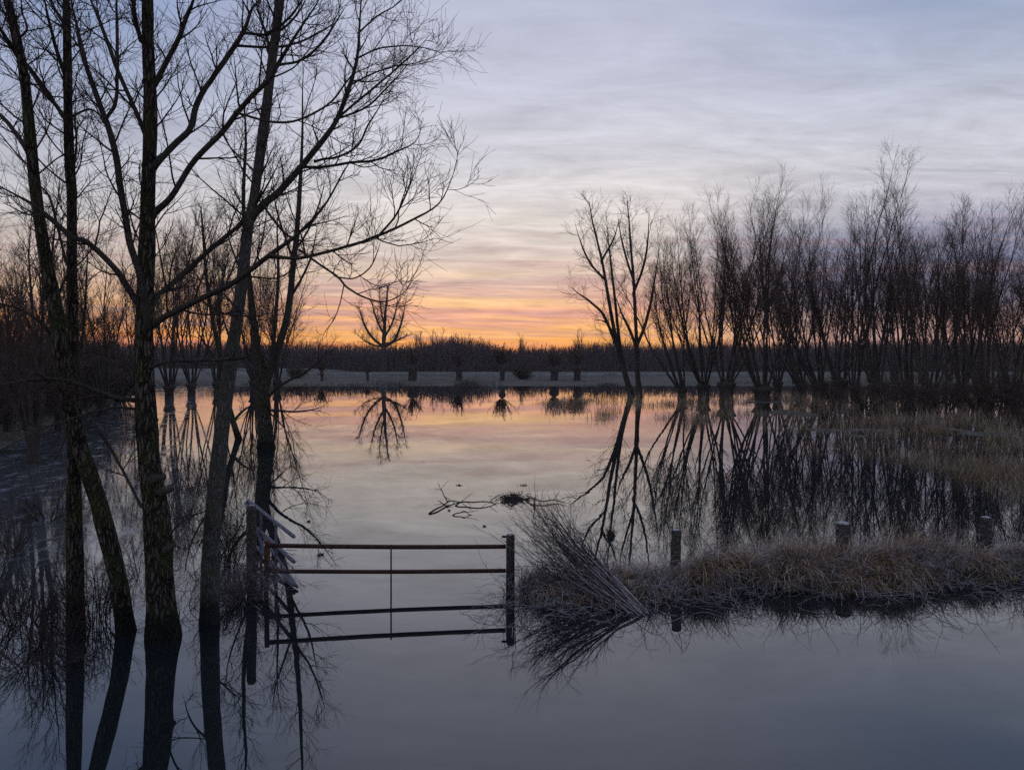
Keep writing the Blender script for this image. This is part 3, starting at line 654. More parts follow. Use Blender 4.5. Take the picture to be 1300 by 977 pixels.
SR_ = [(1060, 514, 3.0, 'dark scrub at the foot of the slanting tenth willow'), (1098, 518, 3.2, 'dark scrub between the tallest willow and the bushy one'),
       (1128, 515, 3.6, 'dark scrub on the far side of the bushy willow'), (1168, 520, 3.6, 'dark scrub between the narrow pointed willow and the dense one'),
       (1200, 522, 4.0, 'dark scrub before the tall domed willow'), (1238, 524, 4.2, 'dark scrub between the domed and the spreading willows'),
       (1272, 526, 4.2, 'dark scrub between the spreading willow and the last one'), (1305, 528, 4.4, 'dark scrub at the frame edge before the last willow')]
for k, (px, py, H, lab) in enumerate(SR_):
    b0 = P(px, py, wl(py)); shrub(lab, b0, 15, H * .8, 55, 160 + k, r0=.03, group='scrub under the far willows', tip=.011)

# ---- trees of the bank behind the near trunks
LW = [(42, 588, 210, 6, 22, (-.05, 0), .16, 'dark pollard on the near shore between the frame edge and the thin straight trunk'),
      (132, 527, 300, 6, 24, (-.1, 0), .14, 'shore willow seen between the slanting trunk and the thickest one'),
      (178, 513, 292, 7, 24, (0, 0), .14, 'shore willow mostly hidden by the thickest mossy trunk'),
      (215, 506, 262, 8, 26, (0, 0), .16, 'shore willow just past the thickest trunk, wide twiggy crown'),
      (243, 502, 258, 8, 26, (.05, 0), .16, 'shore willow midway between the thickest trunk and the grey tilted one'),
      (276, 499, 288, 7, 24, (0, 0), .16, 'shore willow close to the grey tilted trunk, reddish crown'),
      (322, 497, 285, 8, 26, (-.05, 0), .16, 'shore willow seen between the grey tilted trunk and the forked tree'),
      (352, 495, 318, 7, 24, (.08, 0), .16, 'outermost shore willow beside the forked tree'),
      (75, 545, 330, 6, 20, (0, 0), .12, 'slender shore willow behind the slanting trunk'),
      (10, 556, 300, 6, 22, (0, 0), .13, 'shore willow at the frame edge above the reeds')]
for k, (px, py, top, n, sp, ln, r0, lab) in enumerate(LW):
    willow(lab, px, py, top, n + 1, sp, ln, r0=r0 * (.5 if py < 560 else .45), stump=(1.2, .38 if py < 540 else .2), seed=200 + k, group='willows on the shore behind the near trunks', dens=1.0, thick=.7 if py < 540 else .5)
tree_near('thin crooked tree leaning in the water beside the grey tilted trunk', P(303, 557, 30.6),
    [(303, 557, 9), (296, 535, 8), (289, 510, 8), (285, 480, 7), (277, 440, 6), (268, 395, 5), (262, 350, 4), (258, 300, 3), (255, 262, 1.5)],
    [([(296, 535, 4), (310, 520, 3), (325, 512, 2)], 30.6, 31.4), ([(284, 470, 4), (262, 440, 3), (245, 410, 2)], 30.6, 30), ([(270, 405, 4), (282, 360, 3), (292, 315, 2)], 30.6, 31.5)],
    seed=16, Y0=30.6, tw=3, n_per_m=1.4, Lsc=2.0, upper_shoots=14)
LS = [(-12, 574, 3.2), (14, 562, 3.4), (38, 550, 3.4), (62, 541, 3.6), (86, 535, 3.6), (108, 528, 3.8), (128, 521, 4.0), (150, 514, 4.0), (172, 509, 4.0), (20, 535, 5.5), (60, 520, 6.0), (100, 512, 6.0), (140, 505, 6.0)]
LL = ['thicket at the shore by the frame edge, nearest of its row', 'second nearest thicket of the shore row, behind the low drooping bough', 'third nearest thicket of the shore row, below the frost strip',
      'thicket of the shore row just before the slanting trunk', 'thicket of the shore row behind the two crossing trunks', 'thicket of the shore row just past the thin straight trunk',
      'thicket of the shore row where the bank turns away', 'farther thicket of the shore row beside the gap of water', 'farthest thicket of the shore row behind the thickest trunk',
      'taller saplings inland at the frame edge', 'taller saplings inland beside the slanting trunk', 'taller saplings inland past the thin straight trunk', 'taller saplings inland next to the thickest trunk']
for k, ((px, py, H), lab) in enumerate(zip(LS, LL)):
    Yd = wl(py); b0 = P(px, py, Yd); zb = float(height(np.array([b0[0] - 1.5]), np.array([Yd]))[0])
    shrub(lab, (b0[0] - 1.2, Yd), 60, H, 42 if k < 9 else 16, 230 + k, r0=.03, group='thickets on the shore behind the near trunks', tip=.008, z0=max(zb, 0), nb=8)

# ---- lone tree on the far bank
tree_near('lone round-crowned bare tree on the far bank against the orange sky', P(487, 475, 216),
    [(487, 476, 7.5), (487, 455, 6.5), (487, 437, 5.8), (488, 420, 5), (489, 400, 3.6), (491, 380, 2.4), (493, 361, 1)],
    [([(487, 440, 4), (474, 430, 3.4), (464, 415, 2.8), (458, 398, 2), (455, 383, 1.1)], 216, 213), ([(487, 441, 4), (500, 432, 3.4), (508, 415, 2.8), (513, 395, 2), (516, 375, 1.1)], 216, 219),
     ([(488, 425, 3.2), (480, 410, 2.6), (474, 392, 2), (470, 372, 1)], 216, 219), ([(488, 428, 3.2), (497, 412, 2.6), (503, 392, 2), (505, 370, 1)], 216, 213),
     ([(488, 415, 2.6), (484, 395, 2), (482, 375, 1.2), (483, 362, .7)], 216, 212), ([(487, 436, 2.6), (500, 434, 2.2), (512, 428, 1.8), (524, 424, 1)], 216, 216),
     ([(487, 440, 2.4), (475, 438, 2), (462, 432, 1.6), (450, 420, .9)], 216, 220)],
    seed=41, Y0=216, n_per_m=1.6, Lsc=4.2, upper_shoots=18, mat=FARBARK, tw=12)

# ---- pollards along the far bank
PW = [(466, 470, .5, 'smallest sapling pollard on the far bank, below the lone tree'), (523, 437, 1.0, 'round-headed pollard on the far bank nearest the lone tree'), (582, 440, .9, 'pollard on the far bank second from the lone tree'),
      (637, 434, 1.0, 'stout pollard on the far bank third from the lone tree'), (703, 440, .9, 'slim pollard on the far bank paired with a thicker one'), (732, 438, 1.0, 'thicker pollard of the pair on the far bank before the leaning willow'),
      (408, 452, .6, 'small bushy pollard on the far bank before the lone tree')]
for k, (px, top, s_, lab) in enumerate(PW):
    r = np.random.default_rng(300 + k); Yd = 116.0; b0 = P(px, 484, Yd); b0[2] = .1
    root = thing('pollard_willow', lab, 'tree', b0, 'pollards along the far bank')
    hh = 2.3 * s_; kk = np.linspace(0, 1, 8)
    rad = (.4 + .12 * ((k * 5) % 3)) * s_ * (1 - .25 * kk + .75 * kk ** 3); rad[-1] *= .7
    ln = np.column_stack([b0[0] + .1 * np.sin(kk * 3), b0[1] + 0 * kk, -.2 + (hh + .2) * kk]); ln = np.concatenate([ln, ln[-1:] + [[0, 0, .25]]]); rad = np.concatenate([rad, [.02]])
    MB().tubes(ln, rad, 12, .08, r).build('trunk', FARBARK, root)
    n = int(r.integers(40, 75)); a = r.uniform(0, 6.28, n); o = np.radians(r.uniform(0, 62, n))
    d = np.stack([np.cos(a) * np.sin(o), np.sin(a) * np.sin(o), np.cos(o)], 1)
    top_z = (HY - top) / F * Yd + C; Lr = max(top_z - hh, .8)
    p = ln[-2] + d * .35 * s_; pts = [p]; le = Lr * r.uniform(.2, 1, n) ** 1.2
    for q in range(5):
        d = norm(d + np.array([0, 0, .12]) + r.normal(0, .05, (n, 3))); p = p + d * (le / 5)[:, None]; pts.append(p)
    S = np.stack(pts, 1); R = np.linspace(.045, .02, 6)[None] * np.ones((n, 1)); c_ = MB(); c_.tubes(S, R, 3)
    b_, br = grow(S, R, 4, .3, .95, (15, 35), (.15 * Lr, .35 * Lr), 4, .05, .06, .7, .016, r=r); c_.tubes(b_, br, 3)
    c_.build('crown', FARTWIG, root)

# ---- bushes on the far bank
for k, (px, py, H, lab) in enumerate([
        (664, 480, 2.6, 'largest dark bush on the far bank, past the stout pollard'), (375, 480, 2.4, 'dark bush on the far bank past the forked tree'), ]):
    Yd = 124.0 + 3 * (k % 4); b0 = P(px, py, Yd); zb = float(height(np.array([b0[0]]), np.array([Yd]))[0])
    shrub(lab, b0, 60, H, 62, 350 + k, r0=.04, group='bushes on the far bank', tip=.016, z0=zb, nb=6)

# ---- the wood beyond: one uncountable mass of bare twigs
r = np.random.default_rng(5)
def wood(n, x0, x1, y0, y1, hfun, rad, npt=5, spread=.16):
    x = r.uniform(x0, x1, n); y = y0 + (y1 - y0) * r.uniform(0, 1, n)
    H = hfun(x, y) * r.uniform(.55, 1.0, n) ** .6
    p = np.stack([x, y, np.full(n, -.1)], 1); d = norm(np.stack([r.normal(0, spread, n), r.normal(0, spread, n), np.ones(n)], 1)); pts = [p]
    for k in range(npt - 1):
        d = norm(d + r.normal(0, .1, (n, 3)) + np.array([0, 0, .05])); p = p + d * (H / (npt - 1))[:, None]; pts.append(p)
    S = np.stack(pts, 1); R = np.linspace(1, .3, npt)[None] * rad * r.uniform(.6, 1.4, (n, 1))
    return S, R
hw = lambda x, y: 9.6 + .7 * wob(x, y * .3, .22) + 1.1 * wob(x, y * .1, .035) + 2.4 * np.exp(-((x + 19) / 13) ** 2)
m = MB()
S, R = wood(24000, -250, 250, 228, 310, hw, .1); m.tubes(S, R, 3)
S2, R2 = wood(16000, -250, 250, 226, 250, lambda x, y: hw(x, y) * .8, .12); m.tubes(S2, R2, 3)
b_, br = grow(S, R, 3, .3, .98, (15, 45), (1.0, 2.4), 4, .05, .08, .6, .022, r=r); m.tubes(b_, br, 3)
S, R = wood(9000, -260, 260, 225, 232, lambda x, y: 4.0 + 1.0 * wob(x, y, .3), .09, 4, .4); m.tubes(S, R, 3)
tag(m.build('distant_wood', WOODTWIG), 'dark bare wood filling the horizon beyond the frosted bank', 'wood', kind='stuff')
FT = [(533, 421), (545, 424), (558, 418), (572, 426), (590, 427), (612, 428), (735, 419), (662, 426)]
FL = ['small tree rising above the wood nearest the lone tree', 'second small tree above the wood past the lone tree', 'third small tree above the wood past the lone tree, tallest of its knot',
      'fourth small tree above the wood past the lone tree', 'fifth small tree above the wood past the lone tree', 'sixth small tree above the wood, well clear of the knot',
      'round tuft of a tree above the wood just before the leaning willow', 'low tree top above the wood midway between lone tree and leaning willow']
for k, ((px, top), lab) in enumerate(zip(FT, FL)):
    willow(lab, px, 470, top, 7, 24, (0, 0), r0=.14, stump=(2.5, .25), seed=320 + k, group='trees rising above the far wood', Yover=236, z0=0, thick=2.0, name='distant_tree', tmat=WOODTWIG, dens=.7)

# ------------------------------------------------------------------ grass
r = np.random.default_rng(9)
def scatter(n, x0, x1, y0, y1, keep):
    x = r.uniform(x0, x1, n); y = r.uniform(y0, y1, n); h = height(x, y); k = keep(x, y, h)
    return np.stack([x, y, h], 1)[k]
g = MB()
b0 = scatter(150000, -.4, 16, 8.3, 16.5, lambda x, y, h: (np.abs(y - bank_line(x)) < 2.2) & (h > -.06) & (r.uniform(0, 1, len(x)) < .3 + .4 * (wob(x * 1.0, y, 3.0) > -.3)))
n = len(b0)
g.blades(b0, r.uniform(0, 6.283, n), r.uniform(.06, .22, n), r.uniform(.004, .009, n), np.radians(r.uniform(10, 70, n)), np.radians(r.uniform(20, 120, n)), 4, r)
cc = scatter(5200, -.2, 15, 8.6, 16, lambda x, y, h: (h > -.03) & (np.abs(y - bank_line(x)) < 1.6))
k = r.integers(26, 62, len(cc)); ci = np.repeat(np.arange(len(cc)), k); n = len(ci)
fc = np.where(cc[:, 1] < bank_line(cc[:, 0]), -math.pi / 2, math.pi / 2 * .3)
lean = fc + r.normal(0, .75, len(cc)) + .9 * wob(cc[:, 0], cc[:, 1], .9)
size = np.clip((.8 + .32 * wob(cc[:, 0], cc[:, 1], 1.1) + r.normal(0, .2, len(cc))) * np.clip(.5 + .2 * cc[:, 0], .5, 1.0), .35, 1.5)
size = .9 * size * np.where((np.abs(cc[:, 0] - 7.2) < .55) & (cc[:, 1] > 11.2), .45, 1) * np.where(cc[:, 1] < bank_line(cc[:, 0]) + .15, 1, 1.15)
q = cc[ci] + np.stack([r.normal(0, .05, n), r.normal(0, .05, n), np.full(n, -.01)], 1)
g.blades(q, lean[ci] + r.normal(0, .55, n), np.clip(r.normal(.4, .11, n), .12, .7) * size[ci], r.uniform(.004, .0125, n), np.radians(np.abs(r.normal(26, 18, n))), np.radians(r.uniform(50, 150, n)), 7, r)
# upright straw at the crest
b1 = scatter(9000, 5.2, 13, 10.8, 15, lambda x, y, h: (h > .05) & (wob(x, y, 1.3) > .35) & (y > bank_line(x) + .1))
n = len(b1); g.blades(b1, r.uniform(0, 6.28, n), r.uniform(.25, .62, n), r.uniform(.003, .006, n), np.radians(r.uniform(2, 20, n)), np.radians(r.uniform(5, 50, n)), 5, r)
tag(g.build('frosty_grass', GRASS), 'matted dead grass with rime on the bank under the fence posts', 'grass', kind='stuff')
# tangled dead stems along the edge of that bank
m = MB(); n = 1500
x = r.uniform(-.15, 12, n); y = bank_line(x) + r.normal(-.25, .45, n); h = np.maximum(height(x, y), 0)
p = np.stack([x, y, h + .02], 1); a = r.uniform(0, 6.28, n); o = np.radians(r.uniform(20, 85, n))
d = np.stack([np.cos(a) * np.sin(o), np.sin(a) * np.sin(o) - .3, np.cos(o)], 1); pts = [p]; le = r.uniform(.3, .85, n)
for k in range(8):
    d = norm(d + r.normal(0, .22, (n, 3)) + np.array([0, 0, -.13])); p = p + d * (le / 8)[:, None]; p[:, 2] = np.maximum(p[:, 2], .01); pts.append(p)
S = np.stack(pts, 1); R = np.linspace(.0034, .0016, 9)[None] * r.uniform(.6, 1.4, (n, 1)); m.tubes(S, R, 4)
b_, br = grow(S, R, 3, .2, .9, (25, 65), (.08, .3), 5, -.04, .2, .7, .001, r=r); m.tubes(b_, br, 3)
tag(m.build('dead_stems', FROSTSTEM), 'thin tangled dead stems hanging over the edge of the fenced bank', 'undergrowth', kind='stuff')

g = MB()
b0 = scatter(420000, -2, 62, 17, 76, lambda x, y, h: (h > -.13) & (x > .05 * y) & (r.uniform(0, 1, len(x)) < np.clip((wob(x, y, .9) - .8) * 1.8, 0, .8)))
n = len(b0); sc_ = np.clip(b0[:, 1] / 30, .8, 2.0)
g.blades(b0, r.uniform(0, 6.28, n), r.uniform(.25, .75, n) * np.clip(.8 + .4 * wob(b0[:, 0], b0[:, 1], .35), .4, 1.5), r.uniform(.006, .011, n) * sc_, np.radians(r.uniform(0, 35, n)), np.radians(r.uniform(10, 90, n)), 4, r)
tufts = [(690, 760, 508, 524, 900), (700, 740, 512, 520, 500), (762, 790, 522, 532, 500), (835, 905, 528, 545, 1400), (870, 960, 512, 530, 1300), (770, 860, 505, 515, 500), (640, 700, 497, 502, 250), (960, 1060, 520, 548, 1500), (1000, 1090, 540, 575, 900),
         (1085, 1310, 510, 522, 3600), (1090, 1200, 530, 538, 2200), (1190, 1330, 526, 548, 3000), (1100, 1210, 548, 554, 1300), (1060, 1200, 562, 570, 1300), (1230, 1330, 556, 572, 2200), (1085, 1180, 576, 581, 900), (1150, 1320, 586, 596, 3000), (1230, 1330, 600, 612, 2400), (1280, 1330, 622, 634, 900), (700, 780, 505, 512, 900), (800, 960, 508, 516, 1500)]
for (x0, x1, y0, y1, k) in tufts:
    k = int(k * .62)
    nc = max(4, k // 75); cx = r.uniform(x0, x1, nc); cy = r.uniform(y0, y1, nc); hs = r.uniform(.45, 1.35, nc)
    ii = r.integers(0, len(cx), k); Yd = wl(cy[ii]); X_ = (cx[ii] - 650) / F * Yd
    q = np.stack([X_ + r.normal(0, .35, k), Yd + r.normal(0, .6, k), np.full(k, -.05)], 1)
    g.blades(q, r.uniform(0, 6.28, k), r.uniform(.25, .7, k) * hs[ii] * np.clip(Yd / 38, .75, 1.2), r.uniform(.006, .012, k) * np.clip(Yd / 30, .8, 2.2), np.radians(r.uniform(0, 40, k)), np.radians(r.uniform(10, 90, k)), 4, r)
tag(g.build('sedge', SEDGE), 'tan tufts of sedge standing in the flooded meadow before the far willows', 'sedge', kind='stuff')
g = MB()
b0 = scatter(90000, -60, 80, 90, 142, lambda x, y, h: (h > .02) & (np.abs(x) < y * .75) & (r.uniform(0, 1, len(x)) < np.clip((wob(x * .5, y * 2.2, .5) - .1) * 1.2, 0, .8)))
n = len(b0); b9 = scatter(60000, -50, 60, 88, 99, lambda x, y, h: (h > -.2) & (h < .12) & (r.uniform(0, 1, len(x)) < np.clip((wob(x, y * .6, .7) - .25) * .9, 0, .6)))
n9 = len(b9); g.blades(b9, r.uniform(0, 6.28, n9), r.uniform(.25, .95, n9) * np.clip(wob(b9[:, 0], b9[:, 1], .25) * .5 + .8, .4, 1.3), r.uniform(.02, .035, n9), np.radians(r.uniform(0, 25, n9)), np.radians(r.uniform(5, 70, n9)), 4, r)
g.blades(b0, r.uniform(0, 6.28, n), r.uniform(.05, .2, n), r.uniform(.02, .04, n), np.radians(r.uniform(0, 45, n)), np.radians(r.uniform(10, 90, n)), 3, r)
b0 = scatter(60000, -60, -9, 12, 96, lambda x, y, h: (h > .0) & (x > -.85 * y))
n = len(b0); g.blades(b0, r.uniform(0, 6.28, n), r.uniform(.2, .6, n), r.uniform(.01, .02, n) * np.clip(b0[:, 1] / 30, .7, 2), np.radians(r.uniform(0, 45, n)), np.radians(r.uniform(10, 90, n)), 4, r)
RIME = grass_mat('rimed_turf', [(0, (.025, .024, .02)), (.5, (.06, .057, .048)), (1, (.12, .115, .1))], (.47, .62, .75), .3)
tag(g.build('rimed_turf', RIME), 'rime-covered short turf on the far and side banks', 'grass', kind='stuff')

# ------------------------------------------------------------------ fence posts, gates, wire
def post(label, px, pw, top, width, seed, tilt=(0, 0), grp='wooden fence posts on the grassy bank', name='fence_post'):
    r_ = np.random.default_rng(seed); Yd = wl(pw); b0 = P(px, pw, Yd); t = P(px, top, Yd)[2]; R0 = width / 2 / F * Yd
    k = np.array([0, .3, .6, .85, .94, .975, .992, .9985, 1.0])
    ln = np.column_stack([b0[0] + tilt[0] * k, Yd + tilt[1] * k, -.6 + (t + .6) * k])
    R = R0 * np.array([1.02, 1.04, 1, .99, .98, .95, .8, .4, .01])
    o = MB().tubes(ln, R, 18, .03, r_).build(name, POST)
    return tag(o, label, 'post', grp)
post('square-topped dark gate post where the rails end, dead vines round its foot', 648, 748, 677, 11, 1, name='gate_post', grp='gate posts')
post('thin leaning post between the brush pile and the thick post', 856, 736, 671, 13, 2, (.03, 0))
post('thickest fence post on the bank, rime on its top', 1073, 722, 662, 19, 3, (-.03, 0))
post('short post sunk deep in tall grass, farthest along the bank', 1252, 707, 655, 13, 4)
post('dark gate post wrapped in dead grass beside the frosted gate leaf', 320, 757, 642, 12, 5, (-.04, .1), name='gate_post', grp='gate posts')

def xyz(px, py, Yd): return P(px, py, Yd)
gy0, gy1 = 10.25, 10.5
root = thing('field_gate', 'rusty two-railed gate standing across the flooded gateway', 'gate', (P(340, 753, gy0)[0], gy0, 0))
def rail(n, zl, zr, rr):
    a = np.array([P(338, 700, gy0)[0], gy0, zl]); b_ = np.array([P(642, 700, gy1)[0], gy1, zr])
    k = np.linspace(0, 1, 15); ln = a + (b_ - a) * k[:, None]; ln[:, 2] -= .012 * np.sin(k * math.pi)
    ln = np.concatenate([ln[:1] - [[.004, 0, 0]], ln, ln[-1:] + [[.004, 0, 0]]])
    MB().tubes(ln, np.concatenate([[.001], np.full(15, rr), [.001]]), 10, .02).build(n, RAILM, root)
rail('top_rail', C - (692 - HY) / F * gy0, C - (693.5 - HY) / F * gy1, .029)
rail('rail', C - (724.5 - HY) / F * gy0, C - (724 - HY) / F * gy1, .027)
zt = C - (688 - HY) / F * gy0
MB().rod((P(337, 700, gy0)[0], gy0 + .005, -.5), (P(339, 700, gy0)[0], gy0 + .005, zt + .02), .033, 8, 12, .05).build('stile', RUST, root)
xm = P(497, 700, 10.37)[0]
MB().rod((xm, 10.335, -.4), (xm, 10.335, C - (690 - HY) / F * 10.37), .011, 6).build('brace_rod', RAILM, root)
hx = P(642, 700, gy1)[0]
MB().rod((hx - .05, gy1 - .035, .69), (hx + .1, gy1 - .035, .69), .016, 6).build('latch', RUST, root)

fa, fb = np.array([-4.38, 13.2, 0]), np.array([-2.86, 10.45, 0])
root = thing('field_gate', 'frost-white gate leaf swung open into the water beside the dark trunk', 'gate', fb)
def fp(t, z_): return fa + (fb - fa) * t + np.array([0, 0, z_])
for nm, z0_, z1_ in (('top_rail', .69, .69), ('rail', .36, .36), ('rail', .06, .05)):
    MB().rod(fp(0, z0_), fp(1, z1_), .026, 8, 10, .04).build(nm, FROSTED, root)
MB().rod(fp(.0, .37) + [.04, 0, 0], fp(1, .03) + [.04, 0, 0], .021, 8, 10, .04).build('diagonal_brace', FROSTED, root)
MB().rod(fp(.02, .67) - [.05, 0, 0], fp(.62, .02) - [.05, 0, 0], .02, 8, 10, .04).build('diagonal_brace', FROSTED, root)
for t in (0, .33, .66): MB().rod(fp(t, -.5), fp(t, .71), .03 if t in (0, 1) else .022, 8, 8, .04).build('upright', FROSTED, root)

# wire strands between the posts
for zz_, lab in ((.5, 'upper thin wire strand running between the bank posts'), (.28, 'lower thin wire strand running between the bank posts')):
    ks = [P(648, 700, wl(748)), P(856, 700, wl(736)), P(1073, 700, wl(722)), P(1252, 700, wl(707))]
    pts = []
    for a, b_ in zip(ks[:-1], ks[1:]):
        for t in np.linspace(0, 1, 10)[:-1]:
            q = a + (b_ - a) * t; pts.append([q[0], q[1] - .075, zz_ - .03 * math.sin(t * math.pi)])
    pts.append([ks[-1][0], ks[-1][1] - .075, zz_])
    tag(MB().tubes(np.array(pts), np.full(len(pts), .0016), 4).build('fence_wire', RAILM), lab, 'wire', 'fence wires')

# ------------------------------------------------------------------ leaning brushwood, brambles, debris
r = np.random.default_rng(77)
bb = P(838, 778, wl(778)); bb[2] = 0
root = thing('leaning_shrub', 'cut bundle of rimed bare branches leaning over the bank beside the gate post', 'brushwood', bb)
S, R = [], []
for k in range(46):
    p = bb + np.array([r.normal(-.1, .07), r.normal(0, .09), -.08])
    tip = np.array([r.normal(.42, .27), 10.3 + r.normal(.1, .3), r.normal(.82, .23)])
    dv = tip - p; L_ = np.linalg.norm(dv)
    d = norm(dv / L_ + np.array([-.15, 0, -.14 + r.normal(0, .05)])); pts = [p]
    for q in range(15):
        d = norm(d + (norm(tip - pts[-1]) - d) * .13 + r.normal(0, .06, 3)); pts.append(pts[-1] + d * L_ / 15)
    pts = np.array(pts); rr = .005 + .013 * r.uniform(0, 1) ** 2; Rk = rr * (1 - np.linspace(0, 1, 16)) ** .8 + .002
    S.append(pts); R.append(Rk)
    MB().tubes(pts, Rk, 6, .04, r).build('branch', FROSTSTEM, root)
S, R = np.array(S), np.array(R)
m = MB(); a, ar = grow(S, R, 7, .42, .98, (14, 42), (.2, .6), 8, .02, .1, .5, .0014, .4, side=(-.25, 0, .1), rmax=.005, r=r); m.tubes(a, ar, 4)
b_, br = grow(a, ar, 3, .2, .95, (20, 50), (.1, .34), 5, .02, .1, .6, .001, r=r); m.tubes(b_, br, 3)
m.build('crown', TWIG, root)

BR = [(P(672, 752, 10.2), 46, .55, 'brown bramble tangle hugging the gate post', 85), (P(715, 745, 10.4), 40, .6, 'brown bramble tangle between the gate post and the brush pile', 80),
      (P(885, 755, 10.1), 30, .5, 'rimed bramble at the water edge past the thin leaning post', 85), (P(760, 742, 10.6), 30, .6, 'brown bramble tangle behind the brush pile', 75),
      (P(312, 764, 10.0), 60, .75, 'dark dead-grass clump round the foot of the frosted gate leaf', 40)]
for k, (b0, n, H, lab, sp) in enumerate(BR):
    shrub(lab, b0, n, H, sp, 400 + k, 'bramble', FROSTSTEM, FROSTSTEM, .005, 'brambles at the water edge', .1, .0016, 8, 5, cat='bramble')
LT = [(30, 790, 30, 1.0, 'low tangle of drowned twigs at the frame edge'), (75, 815, 26, .8, 'low tangle of drowned twigs before the thin straight trunk'), (120, 790, 26, 1.1, 'pale weed stalks between the thin trunk and the slanting foot'),
      (235, 775, 18, .8, 'thin drowned twigs between the thickest trunk and the grey one'), (20, 700, 30, 1.1, 'drowned twigs behind, on the ice at the frame edge'), (60, 660, 34, 1.2, 'brown sedge clump on the ice behind the slanting trunk'),
      (292, 715, 30, 1.0, 'brown weeds behind the grey tilted trunk, next to the frosted leaf'), (45, 850, 24, .7, 'nearest low tangle of drowned twigs before all the trunks'), (180, 735, 16, .9, 'thin drowned twigs behind the thickest trunk')]
for k, (px, py, n, H, lab) in enumerate(LT):
    Yd = wl(py); b0 = P(px, py, Yd)
    shrub(lab, b0, n, H, 75 if k not in (2, 6) else 22, 420 + k, 'drowned_shrub', TWIG, TWIG, .006, 'low drowned shrubs among the near trunks', .06, .0016, 6, 4)

def stick(label, rows, rr, name='floating_branch', twigs=3, seed=1, rise=.05):
    r_ = np.random.default_rng(seed); root = None
    for q, row in enumerate(rows):
        pts = np.array([[(px - 650) / F * wl(py), wl(py), z_] for px, py, z_ in row]); pts = spline(pts, 18)
        pts[:, 2] += .012 * np.sin(np.linspace(0, 14, 18)); R = np.linspace(rr, rr * .45, 18) * (1 if q == 0 else .7)
        if root is None: root = thing(name, label, 'branch', (pts[9][0], pts[9][1], 0))
        MB().tubes(pts, R, 7, .07, r_).build('bough' if q == 0 else 'side_branch', LIMB, root)
        if twigs:
            a, ar = grow(pts[None], R[None], twigs, .2, .9, (30, 60), (.2, .5), 5, .05, .1, .5, .004, rmax=.008, r=r_)
            for q2 in range(len(a)): MB().tubes(a[q2:q2 + 1], ar[q2:q2 + 1], 4).build('twig', TWIG, root)
stick('forked driftwood branch at the open-water end of the floating line', [[(545, 652, .01), (558, 646, .03), (568, 640, .05), (574, 638, .03), (590, 637, .0), (603, 639, -.02)], [(568, 640, .05), (562, 632, .12), (556, 624, .2)]], .019, seed=1)
stick('long crooked driftwood branch in the middle of the floating line', [[(578, 642, .0), (588, 640, .05), (603, 641, .07), (620, 640, .04), (632, 640, .0), (640, 641, -.03)]], .017, twigs=4, seed=2)
stick('short bent stick floating alone below the long crooked branch', [[(574, 654, -.01), (584, 653, .05), (592, 653, .05), (600, 654, -.02)]], .013, twigs=2, seed=3)
stick('branching driftwood on the bank side of the dark floating clump', [[(668, 634, .02), (678, 637, .08), (690, 639, .04), (705, 637, .05), (718, 640, .02)], [(678, 637, .08), (679, 646, .03), (677, 654, 0)]], .016, twigs=4, seed=4)
def clump(label, px, py, rx, ry, hz, n, seed):
    r_ = np.random.default_rng(seed); Yd = wl(py); b0 = P(px, py, Yd); b0[2] = 0
    root = thing('debris_clump', label, 'debris', b0)
    a = np.linspace(0, 2 * math.pi, 29)[:-1]; v, f = [], []
    for i, k in enumerate((1.0, .85, .55, .2, .02)):
        for q in a: v.append([b0[0] + math.cos(q) * rx * k * (1 + .2 * math.sin(q * 3 + seed) + .1 * math.sin(q * 7)), b0[1] + math.sin(q) * ry * k * (1 + .15 * math.sin(q * 4)), -.03 + hz * (1 - k * k) * (1 + .3 * math.sin(q * 5 + i))])
    for i in range(4):
        for j in range(28): f.append((i * 28 + j, i * 28 + (j + 1) % 28, (i + 1) * 28 + (j + 1) % 28, (i + 1) * 28 + j))
    mm = MB(); mm.raw(v, f); mm.build('mat', MUDDY, root)
    p = b0 + np.stack([r_.normal(0, rx * .5, n), r_.normal(0, ry * .45, n), r_.uniform(0, hz, n)], 1); d = norm(r_.normal(0, 1, (n, 3)) * [1.5, 1, .35]); pts = [p]
    for k in range(4): d = norm(d + r_.normal(0, .2, (n, 3)) + [0, 0, -.06]); p = p + d * r_.uniform(.04, .12, (n, 1)) * rx; pts.append(p)
    MB().tubes(np.stack(pts, 1), np.full((n, 5), .005), 4).build('litter', TWIG, root)
clump('dark flat clump of floating reeds in the line of driftwood', 652, 634, .33, .6, .07, 300, 1)
clump('small dark floating clump between the driftwood and the bank grass', 775, 680, .085, .16, .1, 120, 2)
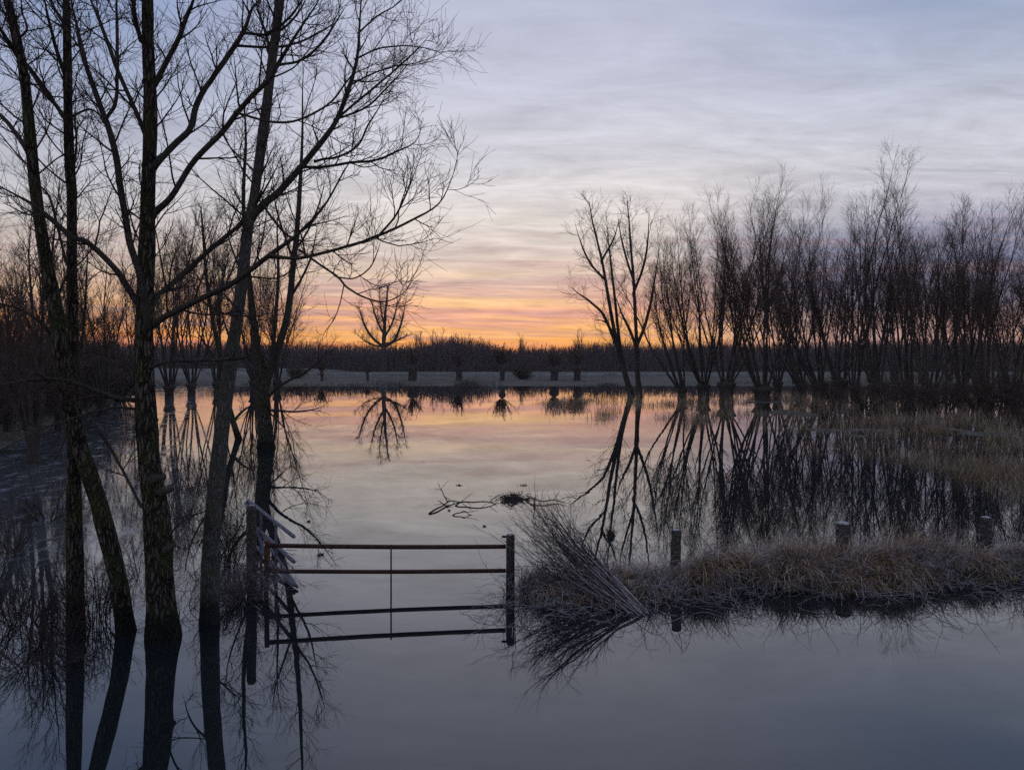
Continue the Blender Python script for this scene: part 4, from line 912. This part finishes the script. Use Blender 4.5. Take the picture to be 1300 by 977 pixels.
for k, (px, py, s_) in enumerate([(408, 704, .06), (392, 662, .045), (570, 648, .03), (664, 616, .08), (583, 616, .06), (615, 668, .03)]):
    clump(['tiny drifting leaf clump just beyond the top rail', 'tiny drifting leaf clump beyond the frosted leaf', 'tiny speck of litter by the forked driftwood', 'small flat litter patch behind the dark reed clump',
           'small flat litter patch behind the forked driftwood', 'tiny speck of litter nearest the gate in open water'][k], px, py, s_, s_ * 1.3, .025, 30, 10 + k)

# ------------------------------------------------------------------ morning mist
HZ = bpy.data.materials.new('mist'); HZ.use_nodes = True; nt = HZ.node_tree; nt.nodes.remove(nt.nodes['Principled BSDF'])
pv = nt.nodes.new('ShaderNodeVolumePrincipled'); pv.inputs['Color'].default_value = (.9, .92, 1, 1); pv.inputs['Density'].default_value = .00022
nt.links.new(pv.outputs[0], nt.nodes['Material Output'].inputs['Volume'])
hv = [(x, y, z_) for z_ in (-1.7, 42) for y in (-305, 905) for x in (-705, 705)]
g = MB(); g.raw(hv, [(0, 2, 3, 1), (4, 5, 7, 6), (0, 1, 5, 4), (2, 6, 7, 3), (0, 4, 6, 2), (1, 3, 7, 5)])
tag(g.build('haze', HZ, smooth=False), 'thin even morning mist over the flooded meadow', 'haze', kind='stuff')

# ------------------------------------------------------------------ camera and render
cam = bpy.data.cameras.new('camera'); co = bpy.data.objects.new('camera', cam); COL.objects.link(co)
co.location = (0, 0, C); co.rotation_euler = (math.pi / 2, 0, 0)
cam.sensor_width = 36; cam.lens = F / 1300 * 36
cam.shift_y = -(977 / 2 - HY) / 1300
cam.clip_start = .1; cam.clip_end = 6000
scene.camera = co
vs = scene.view_settings; vs.view_transform = 'Standard'; vs.look = 'None'; vs.exposure = 0; vs.gamma = 1; vs.use_curve_mapping = False
scene.render.engine = 'CYCLES'
cy = scene.cycles
cy.max_bounces = 5; cy.diffuse_bounces = 2; cy.glossy_bounces = 3; cy.transmission_bounces = 0; cy.transparent_max_bounces = 4; cy.volume_bounces = 0
cy.caustics_reflective = False; cy.caustics_refractive = False; cy.use_denoising = False
